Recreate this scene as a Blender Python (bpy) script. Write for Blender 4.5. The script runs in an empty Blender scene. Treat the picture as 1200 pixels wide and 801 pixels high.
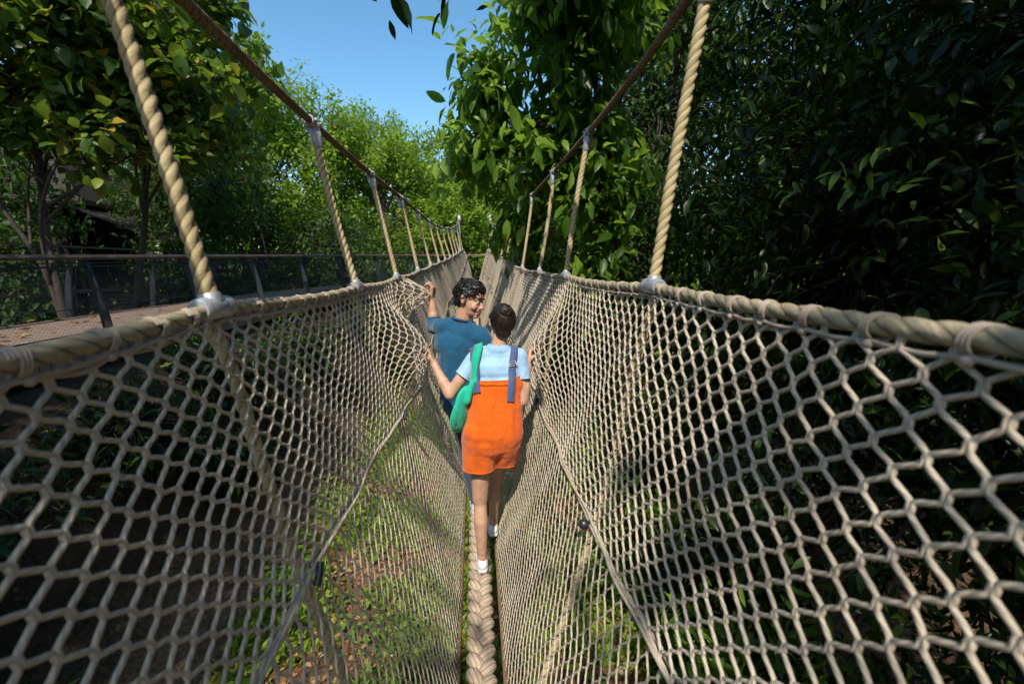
import bpy, bmesh, math, random
import numpy as np
from mathutils import Vector, Matrix, noise
from mathutils.bvhtree import BVHTree

sc = bpy.context.scene
COL = sc.collection
RNG = np.random.default_rng(7)
PI = math.pi
GZ = -4.4                     # ground level; the camera is the origin


# ------------------------------------------------------------------ materials
def new_mat(name):
    m = bpy.data.materials.new(name)
    m.use_nodes = True
    nt = m.node_tree
    return m, nt, nt.nodes['Principled BSDF'], nt.nodes['Material Output']


def nd(nt, typ, **kw):
    n = nt.nodes.new(typ)
    for k, v in kw.items():
        setattr(n, k, v)
    return n


def ramp(nt, fac, stops):
    r = nd(nt, 'ShaderNodeValToRGB')
    el = r.color_ramp.elements
    while len(el) < len(stops):
        el.new(.5)
    for e, (p, c) in zip(el, stops):
        e.position = p
        e.color = (*c, 1)
    nt.links.new(fac, r.inputs[0])
    return r.outputs[0]


def noise_tex(nt, scale, detail=3., rough=.6, vec=None):
    n = nd(nt, 'ShaderNodeTexNoise')
    n.inputs['Scale'].default_value = scale
    n.inputs['Detail'].default_value = detail
    n.inputs['Roughness'].default_value = rough
    if vec is not None:
        nt.links.new(vec, n.inputs['Vector'])
    return n.outputs[0]


def obj_coord(nt, out='Object'):
    return nd(nt, 'ShaderNodeTexCoord').outputs[out]


def mapping(nt, vec, scale=(1, 1, 1)):
    m = nd(nt, 'ShaderNodeMapping')
    m.inputs['Scale'].default_value = scale
    nt.links.new(vec, m.inputs[0])
    return m.outputs[0]


def bump(nt, bsdf, h, strength=.4, dist=.01):
    b = nd(nt, 'ShaderNodeBump')
    b.inputs['Strength'].default_value = strength
    b.inputs['Distance'].default_value = dist
    nt.links.new(h, b.inputs['Height'])
    nt.links.new(b.outputs[0], bsdf.inputs['Normal'])


def mat_simple(name, stops, scale=8., rough=.7, metal=0., bscale=None, bstr=.3, bdist=.005, spec=.4, sheen=0):
    m, nt, b, o = new_mat(name)
    oc = obj_coord(nt)
    c = ramp(nt, noise_tex(nt, scale, 5, .65, oc), stops)
    nt.links.new(c, b.inputs['Base Color'])
    b.inputs['Roughness'].default_value = rough
    b.inputs['Metallic'].default_value = metal
    b.inputs['Specular IOR Level'].default_value = spec
    if sheen:
        b.inputs['Sheen Weight'].default_value = sheen
    if bscale:
        bump(nt, b, noise_tex(nt, bscale, 4, .7, oc), bstr, bdist)
    return m


def mat_rope(name, dark, mid, light, pitch=0.0, bstr=.6, lscale=3.0, lobes=0):
    """fibre rope: UV.x = metres along the strand, UV.y = turns around it"""
    m, nt, b, o = new_mat(name)
    uv = obj_coord(nt, 'UV')
    oc = obj_coord(nt)
    big = noise_tex(nt, lscale, 4, .6, oc)
    fib = noise_tex(nt, 1.0, 4, .7, mapping(nt, uv, (60, 14, 1)))
    mx = nd(nt, 'ShaderNodeMath', operation='MULTIPLY_ADD')
    nt.links.new(fib, mx.inputs[0])
    mx.inputs[1].default_value = .55
    a2 = nd(nt, 'ShaderNodeMath', operation='MULTIPLY')
    nt.links.new(big, a2.inputs[0])
    a2.inputs[1].default_value = .5
    nt.links.new(a2.outputs[0], mx.inputs[2])
    c = ramp(nt, mx.outputs[0], [(.3, dark), (.52, mid), (.75, light)])
    h = fib
    if pitch:
        sep = nd(nt, 'ShaderNodeSeparateXYZ')
        nt.links.new(uv, sep.inputs[0])
        k = nd(nt, 'ShaderNodeMath', operation='MULTIPLY_ADD')
        nt.links.new(sep.outputs[0], k.inputs[0])
        k.inputs[1].default_value = 2 * PI / pitch
        k2 = nd(nt, 'ShaderNodeMath', operation='MULTIPLY')
        nt.links.new(sep.outputs[1], k2.inputs[0])
        k2.inputs[1].default_value = 2 * PI * 2
        nt.links.new(k2.outputs[0], k.inputs[2])
        s = nd(nt, 'ShaderNodeMath', operation='SINE')
        nt.links.new(k.outputs[0], s.inputs[0])
        h2 = nd(nt, 'ShaderNodeMath', operation='MULTIPLY_ADD')
        nt.links.new(s.outputs[0], h2.inputs[0])
        h2.inputs[1].default_value = .4
        nt.links.new(fib, h2.inputs[2])
        h = h2.outputs[0]
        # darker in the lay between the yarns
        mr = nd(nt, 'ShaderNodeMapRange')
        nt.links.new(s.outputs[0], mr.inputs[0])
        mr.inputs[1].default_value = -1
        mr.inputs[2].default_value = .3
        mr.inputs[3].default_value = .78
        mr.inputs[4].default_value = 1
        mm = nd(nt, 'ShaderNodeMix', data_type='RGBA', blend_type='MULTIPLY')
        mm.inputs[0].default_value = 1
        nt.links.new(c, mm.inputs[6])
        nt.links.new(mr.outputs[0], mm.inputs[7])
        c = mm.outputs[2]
    if lobes:   # occlusion shade painted into the colour of the lay between strands
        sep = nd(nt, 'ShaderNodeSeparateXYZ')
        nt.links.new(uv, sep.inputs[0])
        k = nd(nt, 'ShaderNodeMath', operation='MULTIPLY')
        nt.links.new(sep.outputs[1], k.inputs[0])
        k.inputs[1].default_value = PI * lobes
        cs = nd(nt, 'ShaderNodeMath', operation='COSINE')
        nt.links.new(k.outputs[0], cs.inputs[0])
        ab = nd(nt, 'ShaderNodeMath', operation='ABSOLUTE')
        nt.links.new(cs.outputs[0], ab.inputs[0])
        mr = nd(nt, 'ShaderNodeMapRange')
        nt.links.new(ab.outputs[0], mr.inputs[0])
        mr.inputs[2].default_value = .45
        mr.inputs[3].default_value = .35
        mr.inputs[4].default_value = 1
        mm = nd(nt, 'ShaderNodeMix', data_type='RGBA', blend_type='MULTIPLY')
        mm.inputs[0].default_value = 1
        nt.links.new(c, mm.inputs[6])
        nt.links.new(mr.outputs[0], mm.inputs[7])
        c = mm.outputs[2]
    nt.links.new(c, b.inputs['Base Color'])
    b.inputs['Roughness'].default_value = .92
    b.inputs['Specular IOR Level'].default_value = .12
    bump(nt, b, h, bstr, .003)
    return m


def mat_leaf(name, stops, rough=.45, trans=.35, spec=.4, tcol=(.25, .42, .03)):
    m, nt, b, o = new_mat(name)
    at = nd(nt, 'ShaderNodeAttribute', attribute_name='tint')
    c = ramp(nt, at.outputs['Fac'], stops)
    nt.links.new(c, b.inputs['Base Color'])
    b.inputs['Roughness'].default_value = rough
    b.inputs['Specular IOR Level'].default_value = spec
    t = nd(nt, 'ShaderNodeBsdfTranslucent')
    mc = nd(nt, 'ShaderNodeMix', data_type='RGBA', blend_type='MIX')
    mc.inputs[0].default_value = .55
    nt.links.new(c, mc.inputs[6])
    mc.inputs[7].default_value = (*tcol, 1)
    nt.links.new(mc.outputs[2], t.inputs['Color'])
    mx = nd(nt, 'ShaderNodeMixShader')
    mx.inputs[0].default_value = trans
    nt.links.new(b.outputs[0], mx.inputs[1])
    nt.links.new(t.outputs[0], mx.inputs[2])
    nt.links.new(mx.outputs[0], o.inputs['Surface'])
    return m


# ------------------------------------------------------------------ objects
def tag(o, label=None, cat=None, group=None, kind=None):
    if label: o['label'] = label
    if cat: o['category'] = cat
    if group: o['group'] = group
    if kind: o['kind'] = kind
    return o


def empty(name, loc, label, cat, group=None):
    o = bpy.data.objects.new(name, None)
    o.empty_display_size = .1
    o.location = loc
    COL.objects.link(o)
    return tag(o, label, cat, group)


def link_mesh(name, me, mat, parent=None, off=(0, 0, 0)):
    me.name = name
    o = bpy.data.objects.new(name, me)
    if mat is not None and not me.materials:
        me.materials.append(mat)
    COL.objects.link(o)
    if parent is not None:
        o.parent = parent
    else:
        o.location = off
    return o


def abs_off(parent):
    """absolute location of a parent chain (no rotations are used)"""
    v = np.zeros(3)
    while parent is not None:
        v += np.array(parent.location)
        parent = parent.parent
    return v


class MB:
    """collects polygons with world coordinates, builds ONE mesh object"""
    def __init__(s):
        s.v, s.ls, s.lv, s.uv, s.att, s.n = [], [], [], [], [], 0
        s.has_uv = False

    def add(s, verts, faces, uv=None, att=None):
        """faces: 2-D int array or list of arrays; uv: per-loop array for the same order"""
        verts = np.asarray(verts, float).reshape(-1, 3)
        if not isinstance(faces, list):
            faces = [faces]
        for f in faces:
            f = np.asarray(f, int)
            s.lv.append((f + s.n).ravel())
            s.ls.append(np.full(len(f), f.shape[1]))
        s.v.append(verts)
        if uv is not None:
            s.has_uv = True
            s.uv.append(np.asarray(uv, float).reshape(-1, 2))
        else:
            s.uv.append(np.zeros((sum(np.asarray(f).size for f in faces), 2)))
        s.att.append(np.zeros(len(verts)) if att is None else np.broadcast_to(np.asarray(att, float), (len(verts),)))
        s.n += len(verts)

    # --- shapes
    def box(s, c, size, rot=None):
        h = np.array(size) / 2
        p = np.array([[x, y, z] for x in (-1, 1) for y in (-1, 1) for z in (-1, 1)]) * h
        if rot is not None:
            p = p @ np.array(rot).T
        f = [[0, 1, 3, 2], [4, 6, 7, 5], [0, 4, 5, 1], [2, 3, 7, 6], [0, 2, 6, 4], [1, 5, 7, 3]]
        s.add(p + np.array(c), f if False else np.array(f))

    def bar(s, a, b, w, t, up=(0, 0, 1)):
        a, b = np.array(a, float), np.array(b, float)
        d = b - a
        L = np.linalg.norm(d)
        d /= L
        x = np.cross(d, up)
        x /= np.linalg.norm(x)
        u = np.cross(x, d)
        s.box((a + b) / 2, (w, L, t), np.stack([x, d, u], 1))

    def tube(s, pts, rad, sides=8, twist=None, caps=True, lobes=0, depth=.2, pitch=.1, att=None):
        pts = np.asarray(pts, float)
        n = len(pts)
        rad = np.broadcast_to(np.asarray(rad, float), (n,))
        T = np.gradient(pts, axis=0)
        T /= np.linalg.norm(T, axis=1)[:, None] + 1e-12
        ref = np.array([0, 0, 1.]) if abs(T[0, 2]) < .9 else np.array([1., 0, 0])
        U = np.zeros_like(pts)
        u = np.cross(T[0], ref)
        u /= np.linalg.norm(u)
        for i in range(n):
            u = u - T[i] * np.dot(u, T[i])
            u /= np.linalg.norm(u) + 1e-12
            U[i] = u
        V = np.cross(T, U)
        seg = np.r_[0, np.cumsum(np.linalg.norm(np.diff(pts, axis=0), axis=1))]
        th = np.arange(sides) / sides * 2 * PI
        if lobes:
            ph = th[None, :] - 2 * PI * seg[:, None] / pitch
            rr = rad[:, None] * ((1 - depth) + depth * np.abs(np.cos(ph * lobes / 2)) ** .8)
        else:
            rr = np.repeat(rad[:, None], sides, 1)
        ring = pts[:, None] + rr[..., None] * (np.cos(th)[None, :, None] * U[:, None] + np.sin(th)[None, :, None] * V[:, None])
        i = np.arange(n - 1)[:, None] * sides
        j = np.arange(sides)[None, :]
        j2 = (j + 1) % sides
        q = np.stack([i + j, i + j2, i + sides + j2, i + sides + j], -1).reshape(-1, 4)
        s0 = np.broadcast_to(seg[:-1, None], (n - 1, sides)); s1 = np.broadcast_to(seg[1:, None], (n - 1, sides))
        if lobes:   # let the fibres follow the lay of the strands
            t0 = np.broadcast_to(th[None] / (2 * PI), (n - 1, sides)) - s0 / pitch
            t1 = np.broadcast_to((th[None] + 2 * PI / sides) / (2 * PI), (n - 1, sides)) - s0 / pitch
            t2 = t1 + s0 / pitch - s1 / pitch; t3 = t0 + s0 / pitch - s1 / pitch
        else:
            t0 = np.broadcast_to(th[None] / (2 * PI), (n - 1, sides)); t1 = t0 + 1 / sides; t2, t3 = t1, t0
        uv = np.stack([np.stack([s0, t0], -1), np.stack([s0, t1], -1), np.stack([s1, t2], -1), np.stack([s1, t3], -1)], 2).reshape(-1, 2)
        s.add(ring.reshape(-1, 3), q, uv, att)
        if caps:
            for k, rev in ((0, True), (n - 1, False)):
                f = np.arange(sides)
                if rev: f = f[::-1]
                s.add(ring[k], f[None], None, att)

    def ball(s, c, r, seg=12, rings=8, rot=None):
        r = np.broadcast_to(np.asarray(r, float), (3,))
        th = np.linspace(0, PI, rings + 1)[1:-1]
        ph = np.arange(seg) / seg * 2 * PI
        p = np.stack([np.sin(th)[:, None] * np.cos(ph), np.sin(th)[:, None] * np.sin(ph), np.repeat(np.cos(th)[:, None], seg, 1)], -1).reshape(-1, 3)
        p = np.vstack([p, [0, 0, 1], [0, 0, -1]]) * r
        if rot is not None: p = p @ np.array(rot).T
        i = np.arange(rings - 2)[:, None] * seg
        j = np.arange(seg)[None]
        j2 = (j + 1) % seg
        q = np.stack([i + j, i + seg + j, i + seg + j2, i + j2], -1).reshape(-1, 4)
        top, bot = len(p) - 2, len(p) - 1
        jj = np.arange(seg)
        t1 = np.stack([np.full(seg, top), jj, (jj + 1) % seg], -1)
        b0 = (rings - 2) * seg
        t2 = np.stack([np.full(seg, bot), b0 + (jj + 1) % seg, b0 + jj], -1)
        s.add(p + np.array(c), [q, t1, t2])

    def capsule(s, a, b, ra, rb, sides=14):
        """closed tapered limb with round ends"""
        a, b = np.array(a, float), np.array(b, float)
        d = b - a
        L = np.linalg.norm(d)
        if L < 1e-6:
            s.ball(a, max(ra, rb)); return
        d /= L
        ts, rs = [], []
        for t in np.linspace(-88, 0, 6):
            ts.append(-0 + ra * math.sin(math.radians(t))); rs.append(ra * math.cos(math.radians(t)))
        for t in np.linspace(0, 88, 6):
            ts.append(L + rb * math.sin(math.radians(t))); rs.append(rb * math.cos(math.radians(t)))
        s.tube(a + np.outer(ts, d), rs, sides)

    def mesh(s, off=(0, 0, 0), smooth=True):
        me = bpy.data.meshes.new('m')
        v = (np.vstack(s.v) - np.array(off)).astype(np.float32)
        lv = np.concatenate(s.lv).astype(np.int32)
        lt = np.concatenate(s.ls).astype(np.int32)
        me.vertices.add(len(v)); me.vertices.foreach_set('co', v.ravel())
        me.loops.add(len(lv)); me.loops.foreach_set('vertex_index', lv)
        me.polygons.add(len(lt))
        me.polygons.foreach_set('loop_start', np.r_[0, np.cumsum(lt)[:-1]].astype(np.int32))
        me.polygons.foreach_set('use_smooth', np.full(len(lt), smooth))
        if s.has_uv:
            ul = me.uv_layers.new(name='UVMap')
            ul.data.foreach_set('uv', np.vstack(s.uv).astype(np.float32).ravel())
        at = np.concatenate(s.att)
        if at.any():
            a = me.attributes.new('tint', 'FLOAT', 'POINT')
            a.data.foreach_set('value', at.astype(np.float32))
        me.update(calc_edges=True)
        return me

    def build(s, name, mat, parent=None, loc=(0, 0, 0), smooth=True):
        off = abs_off(parent) if parent is not None else np.array(loc, float)
        return link_mesh(name, s.mesh(off, smooth), mat, parent, loc)


def smoothpath(ctrl, n):
    """Catmull-Rom through control points"""
    P = np.asarray(ctrl, float)
    P = np.vstack([2 * P[0] - P[1], P, 2 * P[-1] - P[-2]])
    k = len(P) - 3
    out = []
    for t in np.linspace(0, k - 1e-9, n):
        i = int(t); f = t - i
        p0, p1, p2, p3 = P[i:i + 4]
        out.append(.5 * ((2 * p1) + (-p0 + p2) * f + (2 * p0 - 5 * p1 + 4 * p2 - p3) * f ** 2 + (-p0 + 3 * p1 - 3 * p2 + p3) * f ** 3))
    return np.array(out)


def unit(a):
    a = np.asarray(a, float)
    return a / (np.linalg.norm(a, axis=-1, keepdims=True) + 1e-12)


# ------------------------------------------------------------------ leaves
LEAF_V = np.array([[0, 0]] + [[x, s * w] for x, w in ((.13, .25), (.36, .46), (.62, .42), (.84, .22)) for s in (1, 0, -1)] + [[1, 0]])
LEAF_T = np.array([[0, 2, 1], [0, 3, 2], [10, 11, 13], [11, 12, 13]])
LEAF_Q = np.array([[a + k, a + k + 1, a + k + 4, a + k + 3] for a in (1, 4, 7) for k in (0, 1)])


def add_leaves(mb, pos, dirs, nrm, length, width, tint, fold=.18, droop=.2, simple=False):
    N = len(pos)
    d = unit(dirs)
    x = unit(np.cross(d, nrm))
    n = np.cross(x, d)
    L = np.broadcast_to(length, (N,))[:, None, None]
    W = np.broadcast_to(width, (N,))[:, None, None]
    if simple:
        T = np.array([[0, 0], [.45, .5], [1, 0], [.45, -.5]])
        Z = np.array([0, .18, -.12, .18])
    else:
        T = LEAF_V
        Z = None
    u = T[:, 0][None, :, None]; w = T[:, 1][None, :, None]
    z = (fold * np.abs(w) * W * 2 - droop * L * u ** 2 + .07 * W * np.sin(u * 9 + np.arange(N)[:, None, None] * 1.7) * np.sign(w)) if Z is None else (Z[None, :, None] * W)
    P = pos[:, None] + d[:, None] * (u * L) + x[:, None] * (w * W) + n[:, None] * z
    k = len(T)
    base = np.arange(N)[:, None, None] * k
    if simple:
        faces = [(base + np.array([[0, 1, 2, 3]])[None]).reshape(-1, 4)]
    else:
        faces = [(base + LEAF_T[None]).reshape(-1, 3), (base + LEAF_Q[None]).reshape(-1, 4)]
    mb.add(P.reshape(-1, 3), faces, None, np.repeat(np.clip(tint, .001, 1), k))


def lobe_points(rng, lobes, n, shell=.55, freq=.8, thr=-.15):
    """points spread through the lobes' volumes, thinned by noise so gaps stay open"""
    out, nor, idx = [], [], []
    vol = np.array([np.prod(l[3:6]) ** .75 for l in lobes]); vol /= vol.sum()
    for li, l in enumerate(lobes):
        m = int(n * vol[li] * 1.5) + 4
        v = unit(rng.normal(size=(m, 3)))
        r = (shell + (1 - shell) * rng.random(m)) * np.where(rng.random(m) < .25, rng.random(m), 1)
        p = np.array(l[:3]) + v * r[:, None] * np.array(l[3:6])
        keep = np.array([noise.noise(Vector(q * freq + 7.3)) for q in p]) > thr
        out.append(p[keep]); nor.append(v[keep]); idx.append(np.full(keep.sum(), li))
    return np.vstack(out), np.vstack(nor), np.concatenate(idx)


def make_tree(name, label, cat, base, lobes, bark, leafm, n_clu, per, leaf_len, leaf_wid, trunk_r=.15, seed=0,
              group=None, spread=.22, simple=False, thr=-.15, shell=.55, freq=.8, hang=.5, trunk_top=None, twigs=True,
              droop=.2, clip=None, tint=(.1, .9), lean=None, extra=None, crown_name='crown'):
    rng = np.random.default_rng(seed)
    base = np.array([base[0], base[1], float(gheight(base[0], base[1]))])
    lobes = [tuple(l) if len(l) == 6 else (l[0], l[1], l[2], l[3], l[3], l[3] * .8) for l in lobes]
    root = empty(name, base, label, cat, group)
    C, V, idx = lobe_points(rng, lobes, n_clu, shell, freq, thr)
    if clip is not None:
        k = clip(C); C, V, idx = C[k], V[k], idx[k]
    # skeleton
    tb = MB()
    cen = np.array([l[:3] for l in lobes])
    top = np.array(trunk_top) if trunk_top is not None else np.array([*(base[:2] * .5 + cen[:, :2].mean(0) * .5), np.median(cen[:, 2])])
    mid = base * .5 + top * .5 + np.array([*rng.normal(size=2) * .06 * np.linalg.norm(top - base), 0])
    tr = smoothpath([base + [0, 0, -.2], base * .75 + mid * .25, mid, top], 24)
    rr = trunk_r * np.linspace(1.15, .55, 24); rr[0] *= 1.5; rr[1] *= 1.2
    tb.tube(tr, rr, 10)
    for l in lobes:
        c = np.array(l[:3])
        t0 = tr[int(np.clip(12 + (c[2] - mid[2]) / max(.5, top[2] - mid[2]) * 6, 8, 21))]
        m = t0 * .5 + c * .5 + np.array([*rng.normal(size=2) * .15, .12 * np.linalg.norm(c - t0)])
        lim = smoothpath([t0, m, c], 14)
        tb.tube(lim, trunk_r * np.linspace(.5, .1, 14), 7)
    if twigs:
        sel = rng.random(len(C)) < min(1., 260 / max(1, len(C)))
        for c, v, i in zip(C[sel], V[sel], idx[sel]):
            a = cen[i] * .8 + c * .2 + rng.normal(size=3) * .05
            m = (a + c) / 2 + rng.normal(size=3) * .08 + [0, 0, .06]
            tb.tube(smoothpath([a, m, c], 6), np.linspace(.02, .004, 6) * max(.6, trunk_r / .15), 4, caps=False)
    if extra: extra(tb)
    tb.build('trunk', bark, root)
    # leaves
    k = len(C)
    c = np.repeat(C, per, 0); v = np.repeat(V, per, 0)
    tw = unit(v + rng.normal(size=(k, 3)).repeat(per, 0) * .6 + np.array([0, 0, -.2]))
    t = rng.random(len(c))[:, None]
    p = c + tw * (t - .5) * spread * 1.8 + rng.normal(size=c.shape) * spread * .45
    d = unit(tw * .5 + rng.normal(size=c.shape) * .75 + np.array([0, 0, -hang]))
    n = unit(np.array([0, 0, 1.]) + rng.normal(size=c.shape) * .45 + v * .3)
    Ls = leaf_len * (.45 + 1.0 * rng.random(len(c)) ** 1.3)
    ct = rng.uniform(*tint, size=k).repeat(per)
    ti = np.clip(ct + rng.normal(size=len(c)) * .12, .02, .97)
    lb = MB()
    add_leaves(lb, p, d, n, Ls, Ls * leaf_wid, ti, simple=simple, droop=droop)
    lb.build(crown_name, leafm, root)
    return root
# ------------------------------------------------------------------ materials for the bridge
M_NET = mat_rope('net_cord', (.33, .26, .18), (.62, .52, .39), (.78, .69, .55), pitch=.022, bstr=.7, lscale=5)
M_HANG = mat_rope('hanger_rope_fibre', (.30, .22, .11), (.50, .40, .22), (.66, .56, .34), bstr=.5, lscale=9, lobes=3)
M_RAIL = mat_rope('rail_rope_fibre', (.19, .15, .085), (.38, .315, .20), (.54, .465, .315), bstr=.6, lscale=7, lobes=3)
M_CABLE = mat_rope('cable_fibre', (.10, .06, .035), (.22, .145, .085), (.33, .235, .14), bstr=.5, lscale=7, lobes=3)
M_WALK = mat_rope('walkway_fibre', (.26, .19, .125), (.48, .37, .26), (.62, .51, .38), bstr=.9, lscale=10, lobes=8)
M_CORD = mat_rope('lashing_cord', (.25, .19, .14), (.44, .36, .28), (.58, .50, .41), bstr=.3)
M_ALU = mat_simple('cast_aluminium', [(.3, (.30, .31, .32)), (.6, (.47, .48, .50)), (.8, (.58, .59, .60))], 14, .5, .45, 60, .25)
M_DARKM = mat_simple('dark_metal', [(.3, (.05, .055, .06)), (.7, (.10, .105, .115))], 10, .35, .7)

END_Y, START_Y = 18.0, -3.6
Ztab_y = [-4, .6, 1.1, 2.4, 3.6, 4.9, 6.3, 8.4, 11.4, 15, 18]
ZL = [-.02, -.12, -.125, -.166, -.176, -.171, -.149, -.115, -.03, .10, .20]
ZR = [.03, -.088, -.100, -.131, -.152, -.172, -.172, -.10, .0, .08, .15]
HL = [-1.45, -.19, 1.09, 2.367, 3.57, 4.90, 6.32, 7.66, 9.0, 10.35, 11.7, 13.05, 14.4, 15.75, 17.0]
HR = [-1.3, .06, 1.51, 3.02, 4.30, 5.88, 7.25, 8.6, 9.95, 11.3, 12.65, 14.0, 15.35, 16.7]


def smooth_interp(y, ys, zs):
    y = np.asarray(y, float)
    P = np.array(zs, float); Y = np.array(ys, float)
    s = np.gradient(P, Y)
    i = np.clip(np.searchsorted(Y, y) - 1, 0, len(Y) - 2)
    h = Y[i + 1] - Y[i]; t = np.clip((y - Y[i]) / h, 0, 1)
    return (1 + 2 * t) * (1 - t) ** 2 * P[i] + t * (1 - t) ** 2 * h * s[i] + t * t * (3 - 2 * t) * P[i + 1] + t * t * (t - 1) * h * s[i + 1]


def z_walk(y):
    return -2.06 + .00416 * (np.asarray(y, float) - 2.5) ** 2


def half_w(y):
    y = np.asarray(y, float)
    return .6 - .16 * np.clip((y - 7) / 11, 0, 1)


def scallop(y, side):
    H = np.array(HL if side < 0 else HR)
    i = np.clip(np.searchsorted(H, y) - 1, 0, len(H) - 2)
    t = np.clip((y - H[i]) / (H[i + 1] - H[i]), 0, 1)
    return 4 * t * (1 - t)


def P_top(y, side):
    y = np.asarray(y, float)
    s = scallop(y, side)
    return np.stack([side * (half_w(y) - .012 * s), y, smooth_interp(y, Ztab_y, ZL if side < 0 else ZR) - .014 * s], -1)


def P_mid(y, side):
    y = np.asarray(y, float)
    up = 1.22 if side < 0 else 1.07
    k = np.clip((y - 7) / 11, 0, 1)
    return np.stack([side * (.425 - .10 * k + .012 * np.sin(y * 2.1 + side)), y, z_walk(y) + up - .22 * k + .01 * np.sin(y * 1.7)], -1)


def P_bot(y, side):
    y = np.asarray(y, float)
    return np.stack([np.full_like(y, side * .118), y, z_walk(y) + .015], -1)


PULLS = [  # point on the net, shift, spread along y, spread in z : where hands hold it
    ((-.50, 2.80, -.575), (.185, 0, 0), .24, .20),
    ((.515, 2.78, -.60), (-.165, 0, 0), .26, .22),
    ((-.57, 3.42, -.28), (.235, 0, -.01), .17, .10),
]


def deform(P, side, k=1.):
    P = P.copy()
    x, y, z = P[..., 0], P[..., 1], P[..., 2]
    for c, d, sy, sz in PULLS:
        if c[0] * side < 0: continue
        r2 = ((y - c[1]) / sy) ** 2 + ((z - c[2]) / sz) ** 2
        w = np.exp(-r2 * .8)
        P = P + k * w[..., None] * np.array(d)
    # slack folds in the far part
    f = np.clip((y - 5.2) / 3, 0, 1)
    a = f * (.045 if side > 0 else .02) * np.sin(y * 2.6 + z * 1.5) * np.sin(np.clip((z + 2.1) / 2.2, 0, 1) * PI)
    P[..., 0] += a
    # small irregularities
    P[..., 0] += .005 * np.sin(y * 9.1 + z * 7) + .002 * np.sin(y * 23 + z * 17)
    P[..., 2] += .003 * np.sin(y * 13.7 + 1.3) * np.sin(z * 11)
    P[..., 1] += .003 * np.sin(z * 12.1 + y * 5.3)
    return P


def net_panel(Pa, Pb, side, col, rows, jf, r):
    """knot-less netting: pairs of cords that zig-zag down the panel and run together at every joint"""
    mb = MB()
    ncol = int((END_Y - START_Y) / col)
    jh = jf / 2 / rows
    rng = np.random.default_rng(3 + int(side * 2 + rows))
    jit = rng.normal(size=(ncol + 3, rows, 2)) * np.array([.03 * col, .04 / rows])
    for c in range(ncol):
        y0 = START_Y + (c + .5) * col
        far = y0 > 6
        vfar = y0 > 11
        for sgn in (1, -1):
            us, vs = [], []
            for q in range(rows):
                odd = q % 2
                u = c + (sgn * .5 if odd else 0)
                off = (-sgn if odd else sgn) * .62 * r
                ci = int(math.floor(u + .5 * odd)) + 1
                j = jit[np.clip(ci, 0, ncol + 2), q]
                vc = (q + .5) / rows + j[1]
                a = vc - jh if q else -.004
                b = vc + jh if q < rows - 1 else 1.004
                yy = START_Y + (u + .5) * col + j[0]
                us += [yy + off, yy + off]
                vs += [a, b]
            us, vs = np.array(us), np.array(vs)
            k = len(us)
            per = 5 if y0 < 3 else (3 if not far else 2)
            if not vfar:
                t = np.linspace(0, k - 1, (k - 1) * per + 1)
                i = np.minimum(t.astype(int), k - 2); f = t - i
                # ease at joints so the cords bend rather than kink
                g = f + .02 * np.sin(2 * PI * f) * -1 * (i % 2 == 1)
                us = us[i] + (us[i + 1] - us[i]) * g
                vs = vs[i] + (vs[i + 1] - vs[i]) * f
            P = Pa(us, side) * (1 - vs[:, None]) + Pb(us, side) * vs[:, None]
            P = deform(P, side)
            mb.tube(P, r, 8 if y0 < 2.2 else (6 if not far else (4 if not vfar else 3)), caps=False)
    return mb


bridge = empty('rope_bridge', (0, 0, GZ), 'rope suspension footbridge with knotted net sides, braided walkway and tan hanger ropes', 'rope bridge')

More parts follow.
